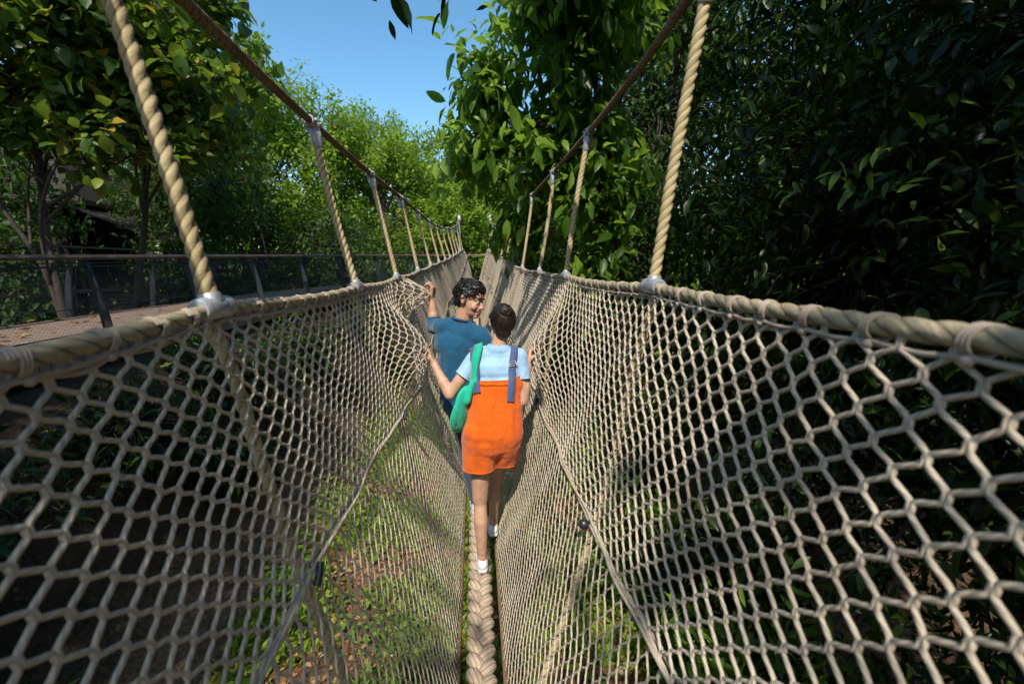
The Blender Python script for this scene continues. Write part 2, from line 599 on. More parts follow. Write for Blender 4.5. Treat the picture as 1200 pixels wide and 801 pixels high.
for side in (-1, 1):
    net_panel(P_top, P_mid, side, .072 if side < 0 else .070, 23 if side < 0 else 25, .45, .0041).build('side_net', M_NET, bridge)
    net_panel(P_mid, P_bot, side, .062, 22, .34, .0031).build('lower_net', M_NET, bridge)
    # handrail rope
    ys = np.arange(START_Y, END_Y, .012)
    mb = MB()
    Pt = P_top(ys, side)
    near = ys < 7
    mb.tube(Pt[near], .0170, 18, lobes=3, depth=.24, pitch=.15)
    mb.tube(Pt[ys > 6.985][::3], .0170, 9, lobes=3, depth=.24, pitch=.15)
    rail = mb.build('handrail_rope', M_RAIL, bridge)
    # lashing: wraps round the rope and a slack cord below it
    mb = MB()
    rng = np.random.default_rng(5)
    y = START_Y + .1
    ends = []
    while y < 15:
        c = P_top(np.array([y]), side)[0]
        th = np.linspace(.4, 2 * PI + .9, 18)
        R = .0188
        tl = rng.uniform(-.012, .012)
        loop = np.stack([c[0] + R * np.cos(th), y + tl * np.cos(th) + np.linspace(-.006, .010, 18), c[2] - .003 + R * 1.08 * np.sin(th)], -1)
        mb.tube(loop, .0027, 6)
        mb.tube(loop - [0, .0058, 0], .0025, 6)
        mb.tube(loop + [0, .0060, 0], .0026, 6)
        mb.ball(c + [-side * .012, .004, -.028], (.007, .009, .007), 8, 6)
        ends.append(c + [-side * .010, .0, -.024])
        y += rng.uniform(.10, .155)
    ends = np.array(ends)
    sag = (ends[:-1] + ends[1:]) / 2 + [0, 0, -.004]
    z = np.empty((len(ends) * 2 - 1, 3)); z[0::2] = ends; z[1::2] = sag
    mb.tube(smoothpath(z, len(z) * 4), .0042, 6)
    z2 = z + np.array([side * .010, .02, -.006]) + np.random.default_rng(2).normal(size=z.shape) * .004
    mb.tube(smoothpath(z2, len(z) * 4), .0046, 6)
    mb.build('lashing', M_CORD, rail)
    # middle rope with the gathered net round it
    mb = MB()
    ys2 = np.arange(START_Y, END_Y, .03)
    Pm = deform(P_mid(ys2, side), side)
    for k, (dx, dz, rr) in enumerate([(0, 0, .007), (.009, .008, .006), (-.006, .009, .005)]):
        wob = .005 * np.stack([np.sin(ys2 * 7 + k * 2), 0 * ys2, np.cos(ys2 * 6.1 + k)], -1)
        mb.tube(Pm + [dx * side, 0, dz] + wob, rr, 8, lobes=3, depth=.2, pitch=.09)
    mb.build('middle_rope', M_NET, bridge)
    # edge rope beside the walkway
    mb = MB()
    Pb = P_bot(ys2, side)
    mb.tube(Pb, .014, 8, lobes=3, depth=.2, pitch=.09)
    mb.build('edge_rope', M_CABLE, bridge)
    # main cable
    cyl = [-4, .4, 1.39, 1.75, 2.32, 3.57, 4.82, 6.2, 7.5, 9.5, 12.2, 15, 17, 18]
    czl = [1.25, .74, .66, .635, .61, .581, .575, .56, .54, .56, .65, .86, 1.10, 1.30]
    czr = [1.45, 1.00, .88, .835, .785, .748, .735, .73, .72, .72, .77, .93, 1.12, 1.28]
    xo = .757 if side < 0 else .728

    def cable(y, side=side, xo=xo):
        y = np.asarray(y, float)
        w = xo - .17 * np.clip((y - 9) / 9, 0, 1)
        return np.stack([side * w, y, smooth_interp(y, cyl, czl if side < 0 else czr)], -1)
    mb = MB()
    yc = np.arange(START_Y, END_Y + .02, .02)
    mb.tube(cable(yc), .0185, 12, lobes=3, depth=.28, pitch=.10)
    mb.build('main_cable', M_CABLE, bridge)
    for y in (HL if side < 0 else HR):
        a = P_top(np.array([y]), side)[0]; b = cable(np.array([y]))[0]
        L = np.linalg.norm(b - a); d = (b - a) / L
        n = int(L / (.008 if y < 3 else .02))
        mb = MB()
        kk_ = np.linspace(0, 1, n)[:, None]; bow = np.array([0, 1, 0]) * .012 * math.sin(y * 5 + side) + np.array([side, 0, 0]) * .010 * math.cos(y * 3)
        mb.tube(a + np.outer(np.linspace(.0, L - .01, n), d) + np.sin(kk_ * PI) * bow, .0195 * (1 + .03 * np.sin(kk_[:, 0] * 23 + y)), 20 if y < 3 else 10, lobes=3, depth=.34, pitch=.10)
        hr = mb.build('hanger_rope', M_HANG, bridge)
        c = MB()   # sleeve and saddle at the main cable
        c.tube(np.array([b - d * .115, b - d * .11, b - d * .04, b - d * .03]), [.0215, .0245, .0245, .02], 14)
        t = unit(cable(np.array([y + .05]))[0] - cable(np.array([y - .05]))[0])
        c.tube(np.array([b - t * .045, b - t * .04, b + t * .04, b + t * .045]), [.021, .026, .026, .021], 14)
        c.tube(np.array([b + [side * .024, 0, .0], b - d * .06 + [side * .02, 0, 0]]), .009, 8)
        c.tube(np.array([b - [side * .024, 0, .0], b - d * .06 - [side * .02, 0, 0]]), .009, 8)
        for q_, s_ in ((-.03, 1), (.03, 1), (-.03, -1), (.03, -1)):      # bolts through the saddle
            c.tube(np.array([b + t * q_ + [side * .022 * s_, 0, .004], b + t * q_ + [side * .034 * s_, 0, .004]]), .007, 6)
        c.build('cable_clamp', M_ALU, hr)
        c = MB()   # T-sleeve on the handrail
        t = unit(P_top(np.array([y + .06]), side)[0] - P_top(np.array([y - .06]), side)[0])
        c.tube(np.array([a - t * .058, a - t * .054, a + t * .054, a + t * .058]) + d * .003, [.0225, .0262, .0262, .0225], 18)
        for q_ in (-.042, -.03, .03, .042):      # crimp ridges
            c.tube(np.array([a + t * (q_ - .004) + d * .003, a + t * q_ + d * .003, a + t * (q_ + .004) + d * .003]), [.0255, .0282, .0255], 18, caps=False)
        c.tube(np.array([a, a + d * .036, a + d * .039]), [.0245, .0235, .021], 16)
        c.build('rail_sleeve', M_ALU, hr)
        # rope that carries the load on down the outside of the net
        mb = MB()
        yy = np.array([y])
        m0 = deform(P_mid(yy, side), side)[0]; b0 = P_bot(yy, side)[0]
        o = np.array([side * .018, 0, 0])
        pth = [a + o]
        for f in (.25, .5, .75, 1):
            pth.append(deform((a * (1 - f) + m0 * f)[None], side, .25)[0] + o)
        pth.append((m0 + b0) / 2 + o + [0, 0, -.01]); pth.append(b0 + o * .5)
        mb.tube(smoothpath(pth, 160 if y < 5 else 60), .0165, 12 if y < 5 else 7, lobes=3, depth=.28, pitch=.11)
        sr = mb.build('net_support_rope', M_HANG, bridge)
        c = MB()
        if side > 0:
            c.ball(m0 + [-.030, -.01, .0], (.020, .020, .020), 14, 10)
            c.tube(np.array([m0 + [-.03, -.01, 0], m0 + [.03, 0, 0]]), .011, 8)
        else:
            c.tube(np.array([m0 + [.022, -.02, -.018], m0 + [.024, 0, 0.], m0 + [.021, .022, .018]]), .0105, 10)
        c.build('joint_clamp', M_DARKM, sr)
    # tower post at the far end
    px = .595 if side > 0 else -.585
    mb = MB()
    mb.tube(np.array([[px, END_Y + .03, GZ - .3], [px, END_Y + .03, 1.38]]), .045, 14)
    mb.tube(np.array([[px, END_Y + .03, -1.2], [px * .5, END_Y + .1, -1.2]]), .03, 10)
    post = mb.build('tower_post', M_ALU, bridge)
    mb = MB()
    mb.tube(np.array([[px, END_Y + .03, 1.26], [px, END_Y + .03, 1.42], [px, END_Y + .03, 1.45]]), [.065, .065, .03], 14)
    mb.ball((px, END_Y + .03, 1.44), (.05, .05, .035))
    mb.build('post_cap', M_ALU, post)

# braided walkway rope
mb = MB()
yb = np.arange(START_Y, END_Y, .014)
for k in range(3):
    ph = 2 * PI * yb / .27 + 2 * PI * k / 3
    P = np.stack([.045 * np.sin(ph), yb, z_walk(yb) + .021 * np.sin(2 * ph) + .012], -1)
    mb.tube(P, .0345, 24, lobes=8, depth=.09, pitch=.4)
mb.build('walkway_rope', M_WALK, bridge)
# ------------------------------------------------------------------ ground
def mat_ground():
    m, nt, b, o = new_mat('forest_floor')
    oc = obj_coord(nt)
    a = noise_tex(nt, .9, 6, .7, oc)
    f = noise_tex(nt, 22, 5, .75, oc)
    mx = nd(nt, 'ShaderNodeMath', operation='MULTIPLY_ADD')
    nt.links.new(f, mx.inputs[0]); mx.inputs[1].default_value = .6
    k = nd(nt, 'ShaderNodeMath', operation='MULTIPLY'); nt.links.new(a, k.inputs[0]); k.inputs[1].default_value = .5
    nt.links.new(k.outputs[0], mx.inputs[2])
    c = ramp(nt, mx.outputs[0], [(.3, (.012, .018, .006)), (.46, (.03, .035, .012)), (.53, (.11, .065, .034)), (.64, (.26, .14, .07)), (.82, (.36, .23, .13))])
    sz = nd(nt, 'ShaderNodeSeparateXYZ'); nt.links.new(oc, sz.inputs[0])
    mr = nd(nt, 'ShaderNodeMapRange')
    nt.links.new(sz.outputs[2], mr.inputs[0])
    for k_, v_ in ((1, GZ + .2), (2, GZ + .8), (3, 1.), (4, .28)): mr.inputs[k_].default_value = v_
    mm = nd(nt, 'ShaderNodeMix', data_type='RGBA', blend_type='MULTIPLY'); mm.inputs[0].default_value = 1   # shade of the bank painted into the soil colour by height
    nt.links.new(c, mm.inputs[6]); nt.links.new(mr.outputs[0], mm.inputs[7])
    nt.links.new(mm.outputs[2], b.inputs['Base Color'])
    b.inputs['Roughness'].default_value = .95
    bump(nt, b, f, .8, .05)
    return m


def gheight(x, y):
    x = np.asarray(x, float); y = np.asarray(y, float)
    xin = np.interp(y, [-5, 0, 5.4, 10.4, 14.6, 17.4], [-6.3, -5.85, -5.25, -4.75, -3.85, -2.3])
    s = np.clip((xin + 2.1 - x) / 2.3, 0, 1); e = np.clip((y - 15.2) / 3.2, 0, 1)
    s = s * s * (3 - 2 * s); e = e * e * (3 - 2 * e) * np.clip((9 - x) / 6, 0, 1)
    bank = 2.85 * np.maximum(s, e)
    return GZ + bank + .10 * np.sin(x * .7 + 1) * np.cos(y * .5) + .05 * np.sin(x * 2.1 + y * 1.7) + .5 * np.clip((x - 3) / 6, 0, 1)


mb = MB()
gx = np.r_[-600, -200, -80, np.linspace(-30, 30, 241), 80, 200, 600]
gy = np.r_[-600, -200, -60, np.linspace(-20, 50, 281), 90, 200, 600]
X, Y = np.meshgrid(gx, gy)
n = len(gx)
i = np.arange(len(gy) - 1)[:, None] * n + np.arange(n - 1)[None]
mb.add(np.stack([X, Y, gheight(X, Y)], -1).reshape(-1, 3), np.stack([i, i + 1, i + n + 1, i + n], -1).reshape(-1, 4))
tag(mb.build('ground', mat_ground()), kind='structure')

M_GRASS = mat_leaf('grass_blades', [(.0, (.05, .10, .008)), (.5, (.17, .28, .025)), (1, (.36, .44, .05))], .5, .4)
M_LITTER = mat_leaf('dead_leaves', [(.0, (.12, .05, .02)), (.4, (.30, .13, .05)), (.75, (.42, .22, .09)), (1, (.48, .36, .20))], .7, .2, .2, (.4, .2, .05))
rng = np.random.default_rng(11)
N = 130000
p = np.stack([rng.uniform(-2.8, 3.5, N), rng.uniform(-1, 15, N), np.zeros(N)], -1)
dens = np.array([noise.noise(Vector((q[0] * .9, q[1] * .9, 2))) + .5 * noise.noise(Vector((q[0] * 2.7, q[1] * 2.7, 5))) for q in p])
p = p[dens + rng.normal(size=N) * .15 > -.14]
N = len(p)
p[:, 2] = gheight(p[:, 0], p[:, 1])
a = rng.uniform(0, 2 * PI, N)
d = unit(np.stack([np.cos(a) * .9, np.sin(a) * .9, rng.uniform(.3, 1.4, N)], -1))
mb = MB()
Lg = rng.uniform(.05, .19, N)
add_leaves(mb, p, d, unit(rng.normal(size=(N, 3)) + [0, 0, 1]), Lg, Lg * .22 + .004, rng.beta(2, 2, N), simple=True)
# broad-leaved weeds among the grass
N = 9000
q = np.stack([rng.uniform(-3.0, 3.2, N), rng.uniform(.5, 12, N), np.zeros(N)], -1)
dens = np.array([noise.noise(Vector((w_[0] * 1.3 + 9, w_[1] * 1.3, 2))) for w_ in q])
q = q[dens > .05]; N = len(q); q[:, 2] = gheight(q[:, 0], q[:, 1]) + rng.uniform(.02, .18, N)
a = rng.uniform(0, 2 * PI, N); Lg = rng.uniform(.06, .13, N)
add_leaves(mb, q, np.stack([np.cos(a), np.sin(a), rng.normal(size=N) * .3], -1), unit(np.array([0, 0, 1.]) + rng.normal(size=(N, 3)) * .35), Lg, Lg * .6, rng.beta(3, 2, N), simple=True)
tag(mb.build('grass', M_GRASS), 'short green grass growing on the ground below the bridge', 'grass', kind='stuff')
N = 22000
p = np.stack([rng.uniform(-2.7, 4, N), rng.uniform(-1, 14, N), np.zeros(N)], -1)
dens = np.array([noise.noise(Vector((q[0] * .9, q[1] * .9, 2))) for q in p])
p = p[dens + rng.normal(size=N) * .2 < .15]; N = len(p)
p[:, 2] = gheight(p[:, 0], p[:, 1]) + rng.uniform(.01, .04, N)
a = rng.uniform(0, 2 * PI, N)
mb = MB()
Lg = rng.uniform(.05, .13, N)
add_leaves(mb, p, np.stack([np.cos(a), np.sin(a), rng.normal(size=N) * .2], -1), unit(np.array([0, 0, 1.]) + rng.normal(size=(N, 3)) * .3), Lg, Lg * .5, rng.random(N), simple=True)
tag(mb.build('leaf_litter', M_LITTER), 'dry orange brown fallen leaves scattered on the ground below the bridge', 'fallen leaves', kind='stuff')

# ------------------------------------------------------------------ boardwalk
M_DECK, nt, b, o = new_mat('deck_boards')
oc = obj_coord(nt)
wv = nd(nt, 'ShaderNodeTexWave', wave_type='BANDS', bands_direction='Y')
wv.inputs['Scale'].default_value = 2.2; wv.inputs['Distortion'].default_value = .2
nt.links.new(oc, wv.inputs[0])
nz = noise_tex(nt, 3, 5, .7, mapping(nt, oc, (1, 9, 1)))
c = ramp(nt, nz, [(.3, (.13, .085, .06)), (.55, (.25, .17, .125)), (.75, (.33, .25, .19))])
mm = nd(nt, 'ShaderNodeMix', data_type='RGBA', blend_type='MULTIPLY'); mm.inputs[0].default_value = 1
nt.links.new(c, mm.inputs[6])
nt.links.new(ramp(nt, wv.outputs[0], [(.0, (.15, .15, .15)), (.06, (1, 1, 1))]), mm.inputs[7])
nt.links.new(mm.outputs[2], b.inputs['Base Color']); b.inputs['Roughness'].default_value = .8
M_STEEL = mat_simple('painted_steel', [(.3, (.022, .027, .033)), (.7, (.05, .06, .07))], 6, .42, .35)
M_HAND = mat_simple('handrail_timber', [(.3, (.09, .055, .04)), (.6, (.17, .11, .08)), (.8, (.25, .175, .13))], 5, .45, 0, 30, .3)
M_WIRE = mat_simple('wire', [(.3, (.03, .033, .036)), (.7, (.06, .063, .066))], 30, .45, .6)
M_CONC = mat_simple('concrete', [(.3, (.10, .09, .08)), (.7, (.2, .18, .16))], 3, .9, 0, 30, .3)

DECK = -1.16
near_pts = np.array([[-6.3, -5, 0], [-5.85, 0, 0], [-5.25, 5.4, 0], [-4.75, 10.4, 0], [-3.85, 14.6, 0], [-2.3, 17.4, 0], [-.75, 18.25, 0]])
far_pts = np.array([[-8.9, -5, 0], [-8.5, 0, 0], [-7.9, 5.6, 0], [-7.3, 11.0, 0], [-6.2, 16.0, 0], [-4.0, 19.6, 0], [-.8, 20.9, 0], [1.6, 20.9, 0]])
nearP = smoothpath(near_pts, 160); farP = smoothpath(far_pts, 160)
inner = np.vstack([nearP, [[.75, 18.25, 0], [1.6, 18.25, 0]]])
k = np.linspace(0, 1, 160)
inner = np.stack([np.interp(k, np.linspace(0, 1, len(inner)), inner[:, q]) for q in range(3)], -1)
mb = MB()
A = inner + [0, 0, DECK]; B = farP + [0, 0, DECK]
for dz, flip in ((0, False), (-.12, True)):
    V = np.vstack([A, B]) + [0, 0, dz]
    i = np.arange(159)
    q = np.stack([i, i + 1, 160 + i + 1, 160 + i], -1)
    mb.add(V, q[:, ::-1] if not flip else q)
for E in (A, B):
    V = np.vstack([E, E + [0, 0, -.30]])
    mb.add(V, np.stack([i, i + 1, 160 + i + 1, 160 + i], -1))
deck = mb.build('boardwalk_deck', M_DECK, smooth=False)
tag(deck, kind='structure')

for (line, lab, grp) in ((inner, 'support', None),):
    for f in np.linspace(.04, .9, 9):
        for L_ in (A, B):
            pnt = L_[int(f * 159)]
            mid = (A[int(f * 159)] + B[int(f * 159)]) / 2
            pnt = pnt * .85 + mid * .15
            mb = MB()
            mb.box((pnt[0], pnt[1], (DECK - .12 + GZ - .2) / 2), (.28, .28, DECK - .12 - GZ + .2))
            mb.box((pnt[0], pnt[1], GZ + .05), (.5, .5, .25))
            tag(mb.build('support_pillar', M_CONC, None, (pnt[0], pnt[1], GZ), smooth=False), 'square concrete pillar holding up the boardwalk', 'pillar', 'pillars under the boardwalk')


def railing(path, label, h=1.12, spacing=1.9, lean=1, s0=0.3, cap=None):
    seg = np.r_[0, np.cumsum(np.linalg.norm(np.diff(path, axis=0), axis=1))]
    T = unit(np.gradient(path, axis=0)); Nn = np.stack([T[:, 1], -T[:, 0], 0 * T[:, 0]], -1) * lean   # outward, away from the deck
    at = lambda s, a: np.stack([np.interp(s, seg, a[:, q]) for q in range(3)], -1)
    root = empty('boardwalk_railing', (path[0][0], path[0][1], DECK), label, 'railing')
    top = path + Nn * -.12 + [0, 0, DECK + h]
    sub = np.arange(0, len(path), 3)
    mb = MB()
    # flat handrail, slightly rounded
    t = top[sub]; n_ = Nn[sub]
    prof = [(-.075, 0), (-.065, .034), (.065, .034), (.075, 0), (.065, -.034), (-.065, -.034)]
    V = np.stack([t + n_ * a + np.array([0, 0, b]) for a, b in prof], 1)
    kk = len(t); ii = np.arange(kk - 1)[:, None] * 6; jj = np.arange(6)[None]
    mb.add(V.reshape(-1, 3), np.stack([ii + jj, ii + (jj + 1) % 6, ii + 6 + (jj + 1) % 6, ii + 6 + jj], -1).reshape(-1, 4))
    mb.add(V[0], np.arange(6)[None]); mb.add(V[-1], np.arange(6)[None])
    mb.build('handrail', M_HAND, root, smooth=False)
    mb = MB()
    for z_, o_ in ((h - .12, -.10), (.14, .03)):
        mb.tube(path[sub] + Nn[sub] * o_ + [0, 0, DECK + z_], .012, 6)
    mb.build('rail_bar', M_STEEL, root)
    s = s0
    while s < seg[-1]:
        p0 = at(s, path); nn = at(s, Nn); tt = at(s, T)
        a = p0 + nn * .10 + [0, 0, DECK - .28]; b_ = p0 - nn * .13 + [0, 0, DECK + h - .025]
        m = (a * .45 + b_ * .55) + nn * .05
        mb = MB()
        P = smoothpath([a, m, b_], 8)
        w_ = np.linspace(.075, .045, 8)
        V = np.stack([np.concatenate([P[q] + tt * .011 * sx + nn * w_[q] * sy for sx, sy in ((-1, -1), (1, -1), (1, 1), (-1, 1))]).reshape(4, 3) for q in range(8)])
        ii = np.arange(7)[:, None] * 4; jj = np.arange(4)[None]
        mb.add(V.reshape(-1, 3), np.stack([ii + jj, ii + (jj + 1) % 4, ii + 4 + (jj + 1) % 4, ii + 4 + jj], -1).reshape(-1, 4))
        mb.add(V[-1], np.arange(4)[None])
        for zz in (DECK - .2, DECK - .08):
            mb.tube(np.array([p0 + nn * .02 + [0, 0, zz - DECK + DECK], p0 + nn * .14 + [0, 0, zz]]), .014, 6)
        # slim rod beside the blade
        mb.tube(np.array([a + tt * .09, b_ + tt * .09]), .010, 6)
        mb.build('post', M_STEEL, root, smooth=False)
        s += spacing
    mb = MB()
    ss = np.arange(0, seg[-1] - 1, .055)
    for sg in (1, -1):
        s_lo = ss if sg > 0 else ss + .95
        s_hi = ss + .95 if sg > 0 else ss
        lo = at(s_lo, path) + at(s_lo, Nn) * .03 + [0, 0, DECK + .14]
        hi = at(s_hi, path) - at(s_hi, Nn) * .10 + [0, 0, DECK + h - .12]
        for a, b_ in zip(lo, hi):
            mb.tube(np.array([a, b_]), .0013, 3, caps=False)
    mb.build('wire_mesh', M_WIRE, root)
    return root


railing(inner[:150], 'dark steel railing with timber handrail on the near side of the boardwalk')
railing(farP, 'dark steel mesh railing on the far side of the boardwalk, below the trees', lean=-1, s0=.9)
# raised ramp handrail behind
mb = MB()
root = empty('ramp_handrail', (-9.1, 9.0, GZ + 2.8), 'sloping brown handrail of a ramp behind the boardwalk', 'handrail')
mb.bar((-10.2, 9.6, .26), (-8.2, 18.5, -.05), .12, .045); mb.build('handrail', M_HAND, root, smooth=False)
mb = MB()
mb.bar((-10.1, 9.6, -.85), (-8.2, 18.5, -1.0), .05, .08); mb.build('lower_rail', M_HAND, root, smooth=False)
for f in (0.02, .28, .54, .8, .98):
    mb = MB()
    q = np.array((-10.2, 9.6, .24)) * (1 - f) + np.array((-8.2, 18.5, -.07)) * f
    mb.bar((q[0], q[1], GZ - .1), q, .03, .11, (0, 1, 0)); mb.build('post', M_STEEL, root, smooth=False)

# ------------------------------------------------------------------ hut behind the trees
M_SHING, nt, b, o = new_mat('roof_shingles')
oc = obj_coord(nt)
bk = nd(nt, 'ShaderNodeTexBrick')
for kx, vx in (('Scale', 4.6), ('Mortar Size', .03), ('Brick Width', .5), ('Row Height', .35)): bk.inputs[kx].default_value = vx
bk.inputs['Color1'].default_value = (.10, .07, .05, 1); bk.inputs['Color2'].default_value = (.045, .033, .027, 1); bk.inputs['Mortar'].default_value = (.03, .022, .018, 1)
nt.links.new(obj_coord(nt, 'UV'), bk.inputs[0])
mm = nd(nt, 'ShaderNodeMix', data_type='RGBA', blend_type='MULTIPLY'); mm.inputs[0].default_value = .8
nt.links.new(bk.outputs[0], mm.inputs[6]); nt.links.new(noise_tex(nt, 5, 5, .7, oc), mm.inputs[7])
nt.links.new(mm.outputs[2], b.inputs['Base Color']); b.inputs['Roughness'].default_value = .9
M_WALL = mat_simple('hut_timber', [(.3, (.012, .009, .007)), (.7, (.03, .022, .016))], 4, .9)
HX = 0
hut = empty('hut', (-17, 18, GZ), 'brown shingle roofed hut half hidden behind the trees on the left', 'hut')
ev = 1.75; rd = 6.0
c0 = np.array([[-20.5, 13.6], [-12.6, 16.2], [-14.2, 23], [-22.5, 21]])
R0, R1 = np.array([-19.4, 17.4, rd]), np.array([-16.0, 18.6, rd])
E = np.array([[*q, ev] for q in c0])
mb = MB()
uvq = np.array([[0, 0], [9, 0], [7, 5], [2, 5]])
mb.add([E[0], E[1], R1, R0], np.array([[0, 1, 2, 3]]), uvq)
mb.add([E[2], E[3], R0, R1], np.array([[0, 1, 2, 3]]), uvq)
mb.add([E[1], E[2], R1], np.array([[0, 1, 2]]), np.array([[0, 0], [9, 0], [4.5, 5]]))
mb.add([E[3], E[0], R0], np.array([[0, 1, 2]]), np.array([[0, 0], [9, 0], [4.5, 5]]))
mb.build('roof', M_SHING, hut, smooth=False)
mb = MB()
mb.add(np.array([[-13.2, 15.6, 1.75], [-9.2, 16.4, -.1], [-9.6, 20, -.1], [-14.0, 19.6, 1.75]]), np.array([[0, 1, 2, 3]]), np.array([[0, 4], [0, 0], [5, 0], [5, 4]]))
mb.build('porch_roof', M_SHING, hut, smooth=False)
mb = MB()
for a, b_ in ((0, 1), (1, 2), (2, 3), (3, 0)): mb.bar(E[a] + [0, 0, -.09], E[b_] + [0, 0, -.09], .12, .16)
mb.build('fascia_board', M_HAND, hut, smooth=False)
mb = MB()
mid = E.mean(0)
I = mid + (E - mid) * .82
for a, b_ in ((0, 1), (1, 2), (2, 3), (3, 0)):
    mb.bar([*I[a][:2], (ev + GZ) / 2 - .1], [*I[b_][:2], (ev + GZ) / 2 - .1], .15, ev - GZ - .1)
mb.build('wall', M_WALL, hut, smooth=False)

# ------------------------------------------------------------------ trees
M_BARK = mat_simple('bark', [(.3, (.05, .038, .028)), (.6, (.13, .10, .075)), (.8, (.22, .18, .14))], 9, .9, 0, 25, .7, .02)
M_BARKD = mat_simple('dark_bark', [(.3, (.03, .022, .016)), (.7, (.09, .07, .05))], 9, .9, 0, 25, .7, .02)
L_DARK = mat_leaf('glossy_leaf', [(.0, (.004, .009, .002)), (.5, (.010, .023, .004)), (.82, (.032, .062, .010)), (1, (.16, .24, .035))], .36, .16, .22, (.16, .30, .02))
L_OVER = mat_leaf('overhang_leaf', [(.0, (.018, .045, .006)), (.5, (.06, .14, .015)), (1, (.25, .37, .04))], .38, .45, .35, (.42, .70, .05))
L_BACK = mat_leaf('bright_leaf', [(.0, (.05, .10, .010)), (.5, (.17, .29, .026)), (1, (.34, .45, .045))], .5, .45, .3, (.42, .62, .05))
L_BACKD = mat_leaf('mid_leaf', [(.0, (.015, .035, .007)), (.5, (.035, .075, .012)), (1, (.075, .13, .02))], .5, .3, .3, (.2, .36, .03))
L_FIG = mat_leaf('fig_leaf', [(.0, (.02, .05, .008)), (.5, (.065, .13, .018)), (.84, (.17, .25, .03)), (.94, (.36, .30, .03)), (1, (.45, .24, .03))], .42, .40, .4, (.34, .48, .04))

# right side: a wall of dark broadleaf trees beside the bridge
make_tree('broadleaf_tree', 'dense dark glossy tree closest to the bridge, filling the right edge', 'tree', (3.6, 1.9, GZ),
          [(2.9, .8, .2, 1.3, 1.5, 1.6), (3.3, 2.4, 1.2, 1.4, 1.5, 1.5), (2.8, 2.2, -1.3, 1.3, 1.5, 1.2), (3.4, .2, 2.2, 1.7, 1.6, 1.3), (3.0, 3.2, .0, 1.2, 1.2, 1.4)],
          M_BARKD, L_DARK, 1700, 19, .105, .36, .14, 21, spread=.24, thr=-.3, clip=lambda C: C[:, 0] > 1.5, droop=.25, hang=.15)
make_tree('broadleaf_tree', 'dark glossy tree standing behind the nearest right-hand tree', 'tree', (4.6, 5.2, GZ),
          [(3.4, 4.6, .6, 1.5, 1.5, 1.8), (4.0, 5.4, 2.8, 1.9, 1.8, 1.6), (3.2, 5.6, -1.6, 1.4, 1.6, 1.2), (5.0, 3.6, 1.6, 1.6, 1.5, 2), (4.8, 4.2, 4.2, 2, 2, 1.4)],
          M_BARKD, L_DARK, 1300, 17, .14, .36, .17, 22, spread=.26, thr=-.3, clip=lambda C: C[:, 0] > 1.5)
make_tree('broadleaf_tree', 'tall dark tree right of the bridge behind the overhanging branch', 'tree', (4.2, 9.8, GZ),
          [(2.9, 8.6, .2, 1.4, 1.6, 1.8), (3.6, 9.4, 2.8, 2, 2, 1.9), (2.4, 10.4, 1.0, 1.3, 1.6, 1.6), (4.2, 9, 5.2, 2.2, 2.2, 1.6), (2.8, 9.8, -1.8, 1.3, 2, 1.2)],
          M_BARKD, L_BACKD, 900, 16, .16, .4, .2, 23, spread=.28, thr=-.25, clip=lambda C: C[:, 0] > 1.2)
make_tree('broadleaf_tree', 'very tall dark tree deep in the wood on the right', 'tree', (8.5, 4.5, GZ),
          [(7, 3, .5, 2.2, 2.2, 2.6), (7.5, 5.5, 3, 2.5, 2.4, 2.6), (7.5, 1, 3, 2.3, 2.4, 2.4), (8, 3.5, 6, 2.8, 3, 2), (6.8, 7.5, .5, 2, 2.2, 2.6), (7.2, 0, 0, 2, 2.2, 2.4)],
          M_BARKD, L_DARK, 900, 15, .24, .4, .25, 24, spread=.4, thr=-.35)
make_tree('broadleaf_tree', 'tall mid green tree on the right beyond the far posts', 'tree', (6.2, 15.5, GZ),
          [(4.4, 14, .5, 2, 2.2, 2.4), (5.2, 15, 3.5, 2.4, 2.4, 2.2), (3.8, 16.5, 2, 1.8, 2, 2), (6, 14.5, 6, 2.6, 2.6, 1.8), (4.2, 15.5, -2, 1.8, 2.4, 1.6)],
          M_BARKD, L_BACKD, 900, 15, .2, .42, .22, 25, spread=.34, thr=-.2)
# the tree whose branch hangs out over the bridge
make_tree('overhanging_tree', 'tree with big bright-edged leaves hanging out over the bridge', 'tree', (2.3, 6.6, GZ),
          [(.15, 6.2, 2.1, .62, .7, .62), (-.05, 6.6, 1.35, .5, .6, .5), (.75, 6.3, 1.5, .7, .8, .8), (.65, 6.9, .55, .50, .6, .5), (1.3, 6.0, 2.6, .8, .9, .8),
           (1.6, 6.4, 1.1, .8, .9, 1.0), (.75, 5.6, 2.9, .6, .7, .5), (1.9, 6.8, 3.4, 1.1, 1.1, .9), (1.7, 6.6, -.3, .6, .8, .8), (.95, 7.2, -.05, .35, .5, .35), (1.2, 5.2, 3.2, .8, .8, .6)],
          M_BARK, L_OVER, 460, 13, .22, .42, .12, 26, spread=.22, thr=-.35, hang=.7, shell=.3)
